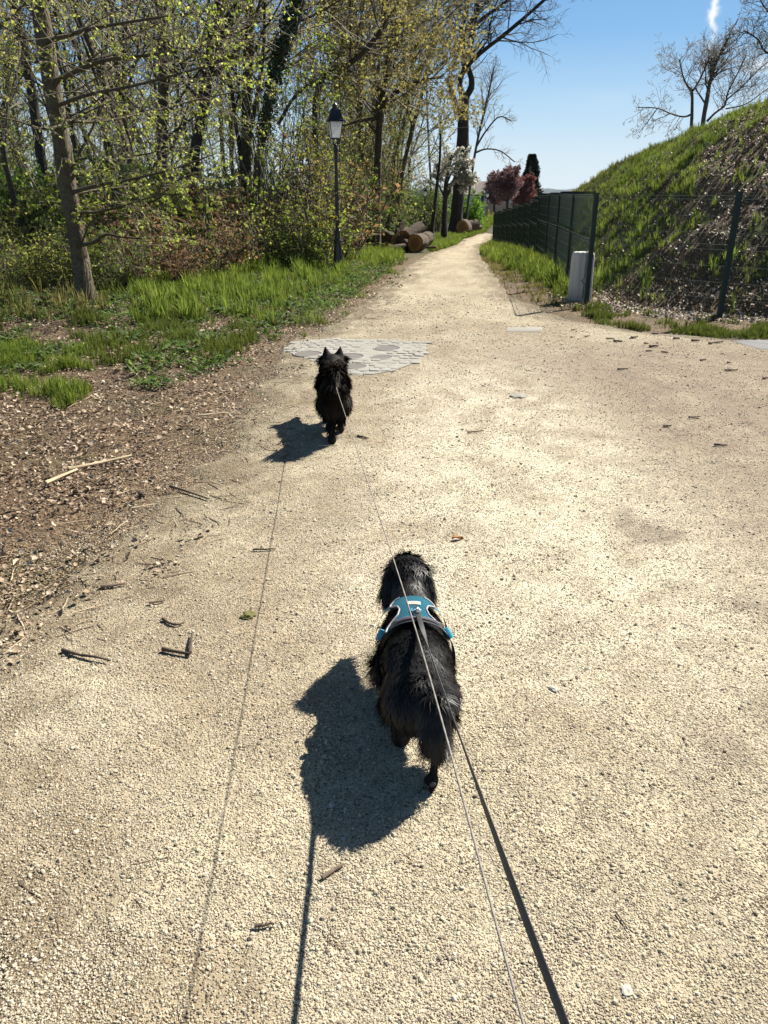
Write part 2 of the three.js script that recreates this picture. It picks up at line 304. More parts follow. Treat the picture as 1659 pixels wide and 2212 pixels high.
for (const [k, dist, h0, amp, c, label] of [[0, 1300, -2, 8, [0.022, 0.036, 0.034], 'nearer wooded hills far off beyond the fence'], [1, 2100, 9, 7, [0.03, 0.048, 0.055], 'farthest blue wooded ridge on the horizon']]) {
  const b = new MB(), N = 220, J = 10;
  for (let i = 0; i <= N; i++) for (let j = 0; j <= J; j++) {
    const x = (i / N - 0.5) * 4400, t = j / J, hh = h0 + amp * fbm(x * 0.0015 + k * 50, 3, 4) + 3.5 * n2(x * 0.02, 7 * k + t * 4) * t, z = dist + 420 * t + 120 * n2(x * 0.002, k);
    b.v(x, lerp(-150, hh, Math.sin(t * Math.PI / 2)), -z, jit(rng(i * 31 + j), c, 0.5), x * 0.01, t * 4);
  }
  for (let i = 0; i < N; i++) for (let j = 0; j < J; j++) b.q(i * (J + 1) + j, (i + 1) * (J + 1) + j, (i + 1) * (J + 1) + j + 1, i * (J + 1) + j + 1);
  setting('hills', b.geo(), M.plain, label, 'hills');
}

// ---------------------------------------------------------------- scatter
const dummy = new THREE.Object3D(), tint = new THREE.Color();
function scatter(name, geo, mat, list, parent) {                      // list of [x, y, z, scale, turn, tilt, tiltDirection, colour, sy]
  const m = new THREE.InstancedMesh(geo, mat, list.length); m.castShadow = m.receiveShadow = true; m.name = parent ? name : numbered(name);
  list.forEach((e, i) => {
    dummy.position.set(e[0], e[1], e[2]); dummy.rotation.set(0, 0, 0); dummy.rotation.order = 'YXZ';
    dummy.rotation.y = e[4]; dummy.rotation.x = e[5] ?? 0; dummy.rotation.z = e[6] ?? 0;
    dummy.scale.set(e[3] * (e[9] ?? 1), e[3] * (e[8] ?? 1), e[3]); dummy.updateMatrix(); m.setMatrixAt(i, dummy.matrix);
    const c = e[7] ?? WHITE; m.setColorAt(i, tint.setRGB(c[0], c[1], c[2]));
  });
  (parent ?? scene).add(m); return m;
}
function stuffGroup(name, label, category) { const g = new THREE.Group(); g.name = numbered(name); scene.add(g); g.userData = { label, category, kind: 'stuff' }; return g; }
const shift = (rnd) => rnd() * 2 - 1;

// loose stones on the path
{
  const g = stuffGroup('gravel', 'loose pale gravel grains and pebbles strewn over the path', 'gravel');
  for (let v = 0; v < 6; v++) {
    const r = rng(100 + v), geo = new THREE.IcosahedronGeometry(1, v < 3 ? 0 : 1), p = geo.attributes.position, seen = new Map();
    for (let i = 0; i < p.count; i++) { const key = [p.getX(i), p.getY(i), p.getZ(i)].map((q) => q.toFixed(3)).join(); if (!seen.has(key)) seen.set(key, 0.78 + 0.44 * r()); const k = seen.get(key); p.setXYZ(i, p.getX(i) * k * 1.1, p.getY(i) * k * 0.72, p.getZ(i) * k * 0.9); }
    geo.computeVertexNormals(); geo.setAttribute('color', new THREE.Float32BufferAttribute(new Float32Array(p.count * 3).fill(1), 3));
    const list = [], want = 36000;
    while (list.length < want) {
      const d = 0.75 * Math.pow(13 / 0.75, Math.pow(r(), 1.15)), half = 0.55 * d + 0.55, x = shift(r) * half + 0.1;
      if (x < pathL(d) - 0.4 * r() || x > pathR(d) + 0.1) continue;
      const patch = fbm(x * 1.3 + 20, d * 1.3, 3) - 0.4 * smooth(0.0, 1.4, x) ; if (r() > Math.max(0.38, 0.66 + 1.3 * patch)) continue;
      const s = (0.001 + 0.0018 * Math.pow(r(), 1.6) + (r() < 0.035 ? 0.004 * r() : 0)) * (1 + 0.16 * Math.max(0, d - 1.5));
      const q = r(), dark = d > 2.4 && q < 0.1;
      const c = jit(r, q < 0.14 ? [0.20, 0.165, 0.125] : q < 0.66 ? [0.43, 0.37, 0.27] : q < 0.9 ? [0.50, 0.44, 0.33] : [0.33, 0.28, 0.21], 0.16);
      list.push([x, pathH(x, d) + s * 0.22, -d, s, r() * 6.3, shift(r) * 0.4, shift(r) * 0.4, dark ? [0.12, 0.10, 0.08] : c]);
    }
    scatter('stones', geo, M.stone, list, g);
  }
}
// dry leaves
{
  const g = stuffGroup('leaf_litter', 'dry brown fallen leaves covering the ground left of the path', 'leaf litter');
  const g2 = stuffGroup('leaf_litter', 'dry pale leaves lying over the bare soil of the right bank', 'leaf litter');
  for (let v = 0; v < 5; v++) {
    const r = rng(200 + v), b = new MB(), N = 5, curl = 0.25 + 0.5 * r(), cup = shift(r) * 0.6;
    for (let i = 0; i <= N; i++) { const t = i / N, w = 0.42 * Math.pow(Math.sin(Math.PI * Math.min(0.97, t * 0.94 + 0.06)), 0.8) * (1 + 0.28 * ((i + v) % 2)); for (const s of [-1, 0, 1]) b.v(s * w, 0.06 + curl * 0.35 * (t - 0.5) ** 2 * 2 + Math.abs(s) * w * (0.3 + cup), t - 0.5, jit(r, WHITE, 0.12)); }
    for (let i = 0; i < N; i++) for (let s = 0; s < 2; s++) b.q(i * 3 + s, i * 3 + s + 1, i * 3 + s + 4, i * 3 + s + 3);
    const geo = b.geo(), list = [], bank = [];
    const tone = () => jit(r, r() < 0.5 ? [0.26, 0.19, 0.125] : r() < 0.45 ? [0.42, 0.335, 0.235] : r() < 0.6 ? [0.18, 0.13, 0.085] : [0.34, 0.245, 0.16], 0.25);
    while (list.length < 10000) {
      const d = 1.6 + 15 * Math.pow(r(), 1.25), x = pathL0(d) + 0.45 - Math.pow(r(), 0.85) * (1.0 + 0.62 * d);
      const n = fbm(x * 1.1, d * 1.1 + 50, 3), k = smooth(-0.75, 0.7, pathL0(d) - x + n * 0.9); if (r() > k * (0.55 + 0.9 * fbm(x * 2.2 + 7, d * 2.2, 3) + 0.25)) continue;
      const s = (0.007 + 0.026 * r() * r() + 0.005 * r()) * (1 + 0.05 * d) * (k < 0.5 ? 0.6 : 1);
      list.push([x, ground(x, d) - 0.004 + 0.014 * r() + (x > pathL(d) ? 0.016 : 0), -d, s, r() * 6.3, shift(r) * 0.7, shift(r) * 0.7, tone(), 1, 0.4 + 0.7 * r()]);
    }
    while (bank.length < 7500) {
      const d = 8.5 + 14 * r(), x = 2.6 + 9 * r(), s0 = bankS(x, d); if (s0 < -0.9 || r() < bankGreen(x, d) * 0.85) continue;
      const s = 0.022 + 0.035 * r(), e = 0.05, nx = -(bankH(x + e, d) - bankH(x - e, d)) / (2 * e), nz = (bankH(x, d + e) - bankH(x, d - e)) / (2 * e);
      bank.push([x, top(x, d) + 0.012, -d, s, 0, Math.atan(nz) + shift(r) * 0.7, -Math.atan(-nx) * 1 + shift(r) * 0.7, r() < 0.35 ? jit(r, [0.42, 0.36, 0.28], 0.3) : jit(r, [0.19, 0.14, 0.09], 0.35)]);
    }
    scatter('leaves', geo, M.litter, list, g); scatter('leaves', geo, M.litter, bank, g2);
  }
  // small sticks and straws among them
  const tb = new MB(); tb.tube([V(-0.5, 0, 0), V(-0.15, 0.012, 0.015), V(0.2, 0.0, -0.01), V(0.5, 0.01, 0.02)], [0.02, 0.022, 0.02, 0.01], 5, WHITE, true);
  const tg = tb.geo(), r = rng(260), list = [];
  while (list.length < 13000) {
    const d = 1.2 + 11 * Math.pow(r(), 1.1), onPath = r() < 0.22, x = onPath ? pathL(d) + 3.6 * Math.pow(r(), 2) * 1.3 : pathL0(d) + 0.5 - Math.pow(r(), 0.9) * (1 + 0.55 * d); if (x > pathR(d)) continue;
    const s = onPath ? 0.015 + 0.035 * r() : (0.02 + 0.13 * Math.pow(r(), 3)) * (d < 2.4 ? 0.5 : 1);
    list.push([x, (x > pathL(d) ? pathH(x, d) : ground(x, d)) + s * 0.02, -d, s, r() * 6.3, shift(r) * 0.1, shift(r) * 0.1, jit(r, r() < 0.35 ? [0.40, 0.31, 0.2] : [0.12, 0.085, 0.055], 0.25), onPath ? 0.9 : 0.7]);
  }
  scatter('twigs', tg, M.twig, list, g);
}
// grass
const POLY = {
  lush: poly([[250, 690], [330, 590], [560, 550], [715, 562], [865, 545], [850, 585], [790, 622], [735, 690], [640, 705], [430, 700]]),
  low: poly([[170, 690], [250, 670], [430, 685], [640, 700], [735, 690], [590, 745], [430, 790], [230, 790]]),
  left: poly([[-200, 745], [90, 738], [165, 790], [190, 850], [90, 900], [-200, 900]]),
  far: poly([[925, 530], [960, 505], [1008, 494], [1008, 513], [935, 545]]), farther: poly([[1000, 502], [1070, 482], [1084, 491], [1008, 513]]),
  right: poly([[1040, 545], [1068, 522], [1262, 618], [1262, 642], [1232, 648], [1190, 634], [1135, 606], [1085, 575]]),
  dry: poly([[1032, 545], [1060, 560], [1190, 634], [1262, 645], [1240, 672], [1170, 662], [1100, 628], [1048, 572]]),
  front: poly([[1225, 662], [1400, 688], [1660, 712], [1900, 742], [1900, 772], [1640, 742], [1450, 722], [1300, 700]]),
  back: poly([[-300, 640], [250, 600], [560, 545], [850, 520], [850, 545], [560, 560], [330, 610], [180, 690], [-300, 740]]),
};
const blades = [0, 1, 2, 3].map((v) => {
  const r = rng(300 + v), b = new MB();
  for (let k = 0; k < 12; k++) {
    const a = r() * 6.28, R = 0.16 * Math.sqrt(r()), x = Math.cos(a) * R, z = Math.sin(a) * R, h = 0.45 + 0.55 * r(), dir = a + shift(r) * 1.2, bend = 0.08 + 0.5 * r() * r(), w = 0.016 + 0.014 * r(), ca = Math.cos(dir + 1.57) * w, sa = Math.sin(dir + 1.57) * w, c = jit(r, WHITE, 0.22), ids = [];
    for (let i = 0; i < 3; i++) { const t = i / 3, o = bend * t * t, ww = 1 - 0.45 * t; ids.push(b.v(x + Math.cos(dir) * o - ca * ww, h * t, z + Math.sin(dir) * o - sa * ww, c), b.v(x + Math.cos(dir) * o + ca * ww, h * t, z + Math.sin(dir) * o + sa * ww, c)); }
    const e = b.v(x + Math.cos(dir) * bend, h * (1 - 0.3 * bend), z + Math.sin(dir) * bend, c);
    b.q(ids[0], ids[1], ids[3], ids[2]); b.q(ids[2], ids[3], ids[5], ids[4]); b.t(ids[4], ids[5], e);
  }
  return b.geo();
});
function grassField(name, label, fields, seed) {
  const g = stuffGroup(name, label, 'grass'), lists = [[], [], [], []], r = rng(seed);
  for (const [pl, n, h0, h1, c0, c1, thin] of fields) {
    let x0 = 1e9, x1 = -1e9, d0 = 1e9, d1 = -1e9; for (const [x, d] of pl) { x0 = Math.min(x0, x); x1 = Math.max(x1, x); d0 = Math.min(d0, d); d1 = Math.max(d1, d); }
    let k = 0, tries = 0;
    while (k < n && tries++ < n * 30) {
      const x = lerp(x0, x1, r()), d = lerp(d0, d1, r()), w = 0.4 * n2(x * 2, d * 2) + 0.35 * n2(x * 0.7, d * 0.7); if (!inside(pl, x + w, d + 0.5 * w)) continue;
      const m = fbm(x * 1.2, d * 1.2 + 70, 3); if (r() > 1 - thin + thin * 2.2 * (m + 0.25)) continue;
      if (x > pathL0(d) + 0.05 && x < pathR0(d) - 0.05) continue;
      const s = lerp(h0, h1, r()) * (0.65 + 1.1 * (m + 0.25)) * (d > 9 && d < 18 && x < 0.8 ? 0.4 + 0.6 * smooth(0.2, 1.8, pathL0(d) - x) : 1); k++;
      lists[Math.floor(r() * 4)].push([x, top(x, d) - 0.01, -d, s, r() * 6.3, shift(r) * 0.2, shift(r) * 0.2, jit(r, mix3(c0, c1, clamp(0.5 + m + 0.4 * shift(r))), 0.2), 0.9 + 0.3 * r()]);
    }
  }
  lists.forEach((l, i) => l.length && scatter('blades', blades[i], M.grass, l, g));
}
const GA = [0.10, 0.15, 0.02], GB = [0.215, 0.275, 0.045], GC = [0.13, 0.15, 0.03], GD = [0.27, 0.235, 0.08];
grassField('grass', 'long bright green grass on the left verge below the lamp', [[POLY.lush, 4400, 0.08, 0.32, GA, GB, 1.2], [POLY.low, 1500, 0.05, 0.15, GA, GC, 1.3], [POLY.back, 2000, 0.1, 0.3, GA, GD, 1.2]], 310);
grassField('grass', 'patch of short dark green grass at the left picture edge', [[POLY.left, 1500, 0.05, 0.15, GA, GB, 1.1]], 311);
grassField('grass', 'bright green lawn strip between the far trees and the path', [[POLY.far, 5200, 0.14, 0.28, GA, GB, 0.2], [POLY.farther, 2600, 0.2, 0.34, GA, GB, 0.2]], 312);
grassField('grass', 'green grass strip along the foot of the fence', [[POLY.right, 4200, 0.10, 0.30, GA, GB, 0.6], [POLY.dry, 1100, 0.03, 0.09, GC, GD, 0.9]], 313);
grassField('grass', 'thin low grass between gravel and bank in front of the fence', [[POLY.front, 2000, 0.04, 0.11, GA, GC, 0.85]], 314);
{
  const g = stuffGroup('bank_grass', 'short green grass growing over the right bank', 'grass'), lists = [[], [], [], []], r = rng(330);
  let n = 0; while (n < 40000) {
    const d = 9.5 + 40 * Math.pow(r(), 1.3), x = 2.6 + r() * (6 + 0.35 * d), s0 = bankS(x, d); if (s0 < -0.3) continue;
    const gr = bankGreen(x, d); if (r() > 0.05 + gr * gr * 1.1) continue; n++;
    const dry = smooth(0.0, 0.5, fbm(x * 0.9 + 3, d * 0.9, 3)) * 0.7 + smooth(25, 31, d) * 0.8 + smooth(2.8, 3.6, bankH(x, d)) * 0.25;
    lists[n % 4].push([x, drop(d) + bankH(x, d) - 0.015, -d, (0.04 + 0.08 * r() + 0.10 * r() * r() * r()) * (1 + 0.012 * d) * (0.75 + 0.9 * smooth(-0.2, 0.4, fbm(x * 1.4, d * 1.4 + 12, 3))), r() * 6.3, shift(r) * 0.3 + 0.1, shift(r) * 0.3, jit(r, mix3(mix3(GA, GB, clamp(0.5 + 1.4 * fbm(x * 0.7 + 77, d * 0.7, 3) + 0.3 * shift(r))), [0.2, 0.17, 0.075], dry * r()), 0.25), 0.8 + 0.4 * r()]);
  }
  lists.forEach((l, i) => scatter('blades', blades[i], M.grass, l, g));
}
// low leafy plants
const herb = [0, 1, 2].map((v) => {
  const r = rng(340 + v), b = new MB();
  for (let k = 0; k < 16; k++) { const a = r() * 6.28, R = 0.5 * Math.sqrt(r()), d = V(Math.cos(a + shift(r)), 0.15 + 0.5 * r(), Math.sin(a + shift(r))).normalize(), s = V(-d.z, shift(r) * 0.3, d.x).normalize(); b.leaf(V(Math.cos(a) * R, 0.1 + 0.4 * r() * (1 - R), Math.sin(a) * R), d, s, 0.2 + 0.16 * r(), 0.075 + 0.06 * r(), jit(r, WHITE, 0.25), 0.4); }
  return b.geo();
});
{
  const g = stuffGroup('ground_cover', 'low green leafy plants and ivy carpeting the woodland edge', 'ground cover'), lists = [[], [], []], r = rng(350);
  let n = 0; while (n < 8500) {
    const d = 6.5 + 16 * Math.pow(r(), 1.2), x = pathL0(d) - 0.3 - r() * (1 + 0.62 * d); const m = fbm(x * 0.7 + 12, d * 0.7 - 5, 3);
    const k = smooth(8.5, 13, d) * 0.75 + smooth(0.1, 0.5, m); if (r() > k) continue; n++;
    lists[n % 3].push([x, ground(x, d) + 0.0, -d, 0.07 + 0.15 * r(), r() * 6.3, shift(r) * 0.25, shift(r) * 0.25, jit(r, r() < 0.6 ? [0.085, 0.14, 0.025] : r() < 0.6 ? [0.14, 0.19, 0.045] : [0.17, 0.14, 0.07], 0.3), 0.7 + 0.6 * r()]);
  }
  lists.forEach((l, i) => scatter('leaves', herb[i], M.leaf, l, g));
}

// ---------------------------------------------------------------- trees
const UP = V(0, 1, 0);
const perp = (d, r) => { const q = V(shift(r), shift(r), shift(r)); q.addScaledVector(d, -q.dot(d)); return q.normalize(); };
// a branch with its twigs; wood goes to o.wood[level], leaves to o.leaves
function grow(p, dir, len, rad, level, o, r) {
  const n = level >= o.levels ? 3 : level === 0 ? 8 : 5, pts = [p.clone()], rr = [rad], d = dir.clone(), q = p.clone(), kids = [];
  for (let i = 1; i <= n; i++) {
    d.x += shift(r) * o.wiggle; d.y += shift(r) * o.wiggle + o.lift * (level ? 1 : 0.4); d.z += shift(r) * o.wiggle; d.normalize();
    q.addScaledVector(d, len / n); pts.push(q.clone()); rr.push(Math.max(o.thin, rad * (1 - 0.72 * i / n)));
    if (level < o.levels && i / n > (level === 0 ? o.bare : 0.15)) kids.push([q.clone(), d.clone(), rr[i], i / n]);
  }
  (level < o.coarse ? o.wood : o.fine).tube(pts, rr, level === 0 ? 7 : level === 1 ? 5 : 3, () => jit(r, level < o.coarse ? o.col : o.fineCol ?? o.col, 0.12));
  if (level < o.levels) for (const [kp, kd, kr, t] of kids) {
    const m = Math.floor(o.kids[level] + r());
    for (let j = 0; j < m; j++) { const s = perp(kd, r), a = o.angle * (0.7 + 0.6 * r()), nd = kd.clone().multiplyScalar(Math.cos(a)).addScaledVector(s, Math.sin(a)); if (level > 0 && o.flat) nd.y *= 1 - o.flat; nd.normalize(); grow(kp, nd, len * o.ratio * (1.15 - 0.55 * t) * (0.7 + 0.6 * r()), kr * 0.62, level + 1, o, r); }
  }
  if (level >= o.levels - 1 && o.leafN) leavesAlong(pts, o, r, Math.floor((level >= o.levels ? o.leafN : o.leafN / 2) + r()));
}
function leavesAlong(pts, o, r, n) {
  for (let k = 0; k < n; k++) {
    const t = (0.2 + 0.8 * r()) * (pts.length - 1), i = Math.min(pts.length - 2, Math.floor(t)), p = pts[i].clone().lerp(pts[i + 1], t - i), d = V(shift(r), shift(r) * 0.7 - (o.droop ?? 0.35), shift(r)).normalize(), s = perp(d, r), sz = o.leafS * (0.6 + 0.8 * r());
    o.leaves.leaf(p.addScaledVector(s, o.fluff ? o.fluff * shift(r) : 0), d, s, sz, sz * 0.3, jit(r, o.leafC[Math.floor(r() * o.leafC.length)], 0.25), 0.3);
  }
}
const treeOpt = (x) => ({ levels: 3, coarse: 2, wiggle: 0.16, lift: 0.05, bare: 0.3, kids: [2.0, 1.6, 1.3], angle: 0.85, ratio: 0.55, thin: 0.004, col: [0.13, 0.11, 0.085], leafN: 5, leafS: 0.06, leafC: [[0.30, 0.33, 0.08], [0.22, 0.28, 0.06], [0.36, 0.36, 0.12]], ...x, wood: new MB(), fine: new MB(), leaves: new MB() });
function finish(t, o, names = ['trunk', 'crown', 'leaves']) {
  if (o.wood.n) mesh(names[0], o.wood.geo(), M.bark, t);
  if (o.fine.n) mesh(names[1], o.fine.geo(), M.twig, t);
  if (o.leaves.n) mesh(names[2], o.leaves.geo(), o.leafM ?? M.leaf, t);
  return t;
}
const curve = (pts, n) => new THREE.CatmullRomCurve3(pts, false, 'centripetal').getPoints(n);
const local = (pts, o) => pts.map((p) => p.clone().sub(o));
// a trunk given by picture points at its distance, with limbs of the same kind and twigs drawn along them
function drawnTree(name, label, category, d, stems, o, seed, extra, group) {
  const r = rng(seed), first = stems[0].pts[0], base = at(first[0], first[1], d), gx = base.x; base.y = top(gx, d) - 0.05;
  const t = thing(name, label, category, base, 0, group);
  stems.forEach((s, si) => {
    const raw = s.pts.map(([x, y, dd]) => at(x, y, d + (dd ?? 0))); if (si === 0) raw[0].y = base.y;
    const pts = local(curve(raw, s.n ?? 16), base), L = pts.length - 1, px = (d / (FOCAL * 1.02)) * 0.5;
    const rad = pts.map((p, i) => lerp(s.w[0], s.w[1], Math.pow(i / L, s.e ?? 0.8)) * px * (si === 0 && i < 2 ? 1.16 - 0.08 * i : 1) * (1 + 0.06 * shift(r)));
    const lob = shift(r) * 3;
    o.wood.tube(pts, rad, 9, () => jit(r, o.col, 0.1), false, (a, k) => 1 + 0.07 * Math.sin(a * 3 + lob + k * 0.5) + 0.05 * Math.sin(a * 5 + k));
    const cnt = s.twigs ?? 0;
    for (let k = 0; k < cnt; k++) {
      const f = lerp(s.from ?? 0.25, 1, Math.pow((k + r()) / cnt, 0.9)), i = Math.min(L - 1, Math.floor(f * L)), p = pts[i].clone().lerp(pts[i + 1], f * L - i), tg = pts[i + 1].clone().sub(pts[i]).normalize();
      const side = perp(tg, r), a = s.angle ?? 0.95, dir = tg.clone().multiplyScalar(Math.cos(a)).addScaledVector(side, Math.sin(a)); dir.y += s.rise ?? 0; dir.normalize();
      grow(p, dir, (s.len ?? 3) * (0.5 + 0.9 * r()) * (1.1 - 0.5 * f), Math.max(o.thin * 1.5, Math.min(rad[i] * 0.4, s.tr ?? 0.04)), 1, o, r);
    }
  });
  extra?.(t, o, r, base);
  return finish(t, o);
}
const HORN = { col: [0.18, 0.15, 0.105], fineCol: [0.13, 0.105, 0.07], leafC: [[0.38, 0.44, 0.07], [0.28, 0.37, 0.05], [0.50, 0.52, 0.15]] };
// 1: the near tree on the left
drawnTree('hornbeam_tree', 'nearest leaning tree at the left with one sunlit pale edge and long low side branches', 'tree', 12.3, [
  { pts: [[188, 652], [170, 545], [152, 430], [133, 310], [106, 150], [84, 0], [66, -140]], w: [37, 32], twigs: 24, from: 0.5, len: 2.6, rise: 0.12, tr: 0.014, n: 22, angle: 1.25 },
  { pts: [[152, 417, 0], [215, 400, -0.6], [290, 386, -1], [385, 362, -1.2], [470, 330, -1.4]], w: [9, 2], twigs: 10, from: 0.2, len: 0.9 },
  { pts: [[150, 420, 0], [230, 408, 0.6], [330, 398, 1.2], [430, 372, 1.6]], w: [8, 2], twigs: 9, from: 0.25, len: 0.9 },
  { pts: [[172, 466, 0], [178, 459, -0.3], [205, 459, -0.5], [262, 446, -0.7], [330, 425, -0.7], [390, 418, -0.8]], w: [8, 2], twigs: 9, from: 0.4, len: 0.7 },
  { pts: [[172, 530, 0], [205, 522, -0.4], [232, 506, -0.5], [262, 512, -0.5], [330, 514, -0.4], [400, 500, -0.4]], w: [9, 2], twigs: 7, from: 0.4, len: 0.7 },
  { pts: [[176, 527, 0], [184, 505, -0.3], [190, 490, -0.3], [202, 476, -0.3]], w: [5, 2], twigs: 2, from: 0.5, len: 0.4 },
  { pts: [[160, 378, 0], [210, 370, -0.7], [260, 345, -1.1], [330, 330, -1.5]], w: [8, 2], twigs: 7, from: 0.3, len: 0.8 },
  { pts: [[158, 362, 0], [168, 346, -0.3], [186, 342, -0.5]], w: [8, 4], twigs: 1, from: 0.8, len: 0.3 },
  { pts: [[120, 230, 0], [190, 205, -1], [290, 185, -1.8], [420, 150, -2.4], [520, 120, -2.8]], w: [8, 2], twigs: 14, from: 0.2, len: 1.1 },
  { pts: [[112, 180, 0], [220, 132, -0.8], [330, 118, -1.2], [470, 92, -1.4]], w: [10, 3], twigs: 14, from: 0.2, len: 1.2 },
  { pts: [[138, 270, 0], [90, 278, -0.6], [40, 262, -1], [-20, 250, -1.2]], w: [6, 2], twigs: 8, from: 0.2, len: 0.9 },
  { pts: [[116, 135, 0], [70, 133, -0.6], [20, 128, -1]], w: [5, 2], twigs: 8, from: 0.2, len: 0.9 },
  { pts: [[102, 90, 0], [200, 62, -1.4], [330, 40, -2.2], [470, 20, -2.8]], w: [8, 2], twigs: 15, from: 0.15, len: 1.2 },
  { pts: [[128, 260, 0], [220, 262, 0.8], [330, 240, 1.5], [440, 212, 2], [560, 190, 2.4]], w: [8, 2], twigs: 14, from: 0.2, len: 1.1 },
], treeOpt({ ...HORN, levels: 3, lift: 0.01, flat: 0.45, leafN: 4, leafS: 0.04, kids: [2, 0.8, 0.5], ratio: 0.55, thin: 0.003, wiggle: 0.2 }), 401);
// behind it, at the left picture edge
const WOOD = { fineCol: [0.21, 0.18, 0.13], leafN: 1.8, leafS: 0.075, thin: 0.005, kids: [1.6, 1.1, 0.8], leafC: [[0.36, 0.35, 0.09], [0.28, 0.32, 0.07], [0.44, 0.41, 0.13]] };
drawnTree('woodland_tree', 'broad brown trunk standing behind the nearest leaning tree', 'tree', 23, [
  { pts: [[352, 505], [353, 400], [354, 200], [350, 0], [352, -120]], w: [22, 18], twigs: 22, from: 0.3, len: 3 },
], treeOpt(WOOD), 402);
drawnTree('woodland_tree', 'dark trunk leaning right between the broad trunk and the forked trunk', 'tree', 21, [
  { pts: [[400, 480], [420, 330], [440, 230], [452, 140], [470, 40], [486, -80]], w: [22, 17], twigs: 22, from: 0.35, len: 3 },
], treeOpt({ ...WOOD, col: [0.07, 0.06, 0.05] }), 403);
drawnTree('forked_tree', 'three-stemmed trunk left of the ivy-clad leaning tree', 'tree', 22, [
  { pts: [[531, 500], [530, 380], [532, 250], [537, 120], [540, 0], [541, -120]], w: [23, 17], twigs: 20, from: 0.35, len: 3 },
  { pts: [[528, 400], [518, 320], [507, 255], [500, 190], [480, 110], [478, 0]], w: [10, 6], twigs: 12, from: 0.4, len: 2.2 },
  { pts: [[534, 330], [549, 240], [562, 170], [570, 90], [572, 0]], w: [10, 6], twigs: 12, from: 0.4, len: 2.2 },
], treeOpt({ ...WOOD, col: [0.105, 0.085, 0.06] }), 404);
drawnTree('ivy_clad_tree', 'leaning trunk wrapped in dark green ivy above the brushwood', 'tree', 21, [
  { pts: [[545, 480], [556, 380], [566, 300], [582, 215], [600, 130], [624, 55], [648, -20], [670, -100]], w: [17, 14], twigs: 12, from: 0.5, len: 2.4 },
], treeOpt({ ...WOOD, col: [0.12, 0.10, 0.075] }), 405, (t, o, r, base) => {
  const iv = new MB(), pts = local(curve([[566, 300], [582, 215], [600, 130], [624, 55], [648, -20], [670, -100]].map(([x, y]) => at(x, y, 21)), 60), base);
  for (let k = 0; k < 3800; k++) { const p = pts[Math.floor(Math.pow(r(), 0.85) * 60)].clone(), s = V(shift(r), shift(r) * 0.6, shift(r)).normalize(); p.addScaledVector(s, 0.10 + 0.16 * r()); iv.leaf(p, V(shift(r), -0.7 + shift(r) * 0.4, shift(r)).normalize(), perp(s, r), 0.075, 0.035, jit(r, [0.018, 0.045, 0.014], 0.4), 0.2); }
  mesh('ivy', iv.geo(), M.ivy, t);
});
drawnTree('bowed_tree', 'slender tree bowing right above the first street lamp', 'tree', 24, [
  { pts: [[678, 470], [682, 330], [680, 235], [688, 190], [706, 160], [742, 146], [775, 122], [800, 95], [826, 60], [838, 0], [842, -90]], w: [12, 8], twigs: 30, from: 0.3, len: 2.2, n: 26 },
  { pts: [[600, 270], [640, 205], [690, 172], [730, 150]], w: [7, 6], twigs: 8, from: 0.2, len: 1.5 },
], treeOpt({ ...WOOD, leafN: 4, kids: [1.6, 1.3, 1.0], col: [0.11, 0.09, 0.06], leafC: [[0.34, 0.28, 0.07], [0.28, 0.26, 0.07]] }), 406);
drawnTree('woodland_tree', 'tall tree with spreading limbs in the middle of the wood, right of the lamp', 'tree', 29, [
  { pts: [[812, 500], [815, 420], [818, 300], [822, 235], [830, 180], [840, 120], [850, 40], [860, -60]], w: [18, 10], twigs: 26, from: 0.3, len: 3.6 },
  { pts: [[818, 260], [814, 180], [800, 120], [782, 80], [765, 30], [745, -20]], w: [11, 6], twigs: 16, from: 0.3, len: 2.8 },
  { pts: [[826, 225], [856, 200], [885, 182], [920, 172], [958, 165]], w: [8, 3], twigs: 16, from: 0.2, len: 2.4 },
  { pts: [[818, 255], [772, 262], [745, 270], [700, 268]], w: [7, 3], twigs: 8, from: 0.2, len: 2 },
  { pts: [[845, 90], [868, 50], [900, 10], [940, -30]], w: [9, 4], twigs: 12, from: 0.2, len: 2.6 },
], treeOpt({ ...WOOD, leafS: 0.10, leafN: 4, kids: [1.6, 1.4, 1.1], col: [0.10, 0.085, 0.06], leafC: [[0.33, 0.27, 0.08], [0.27, 0.25, 0.08]] }), 407);
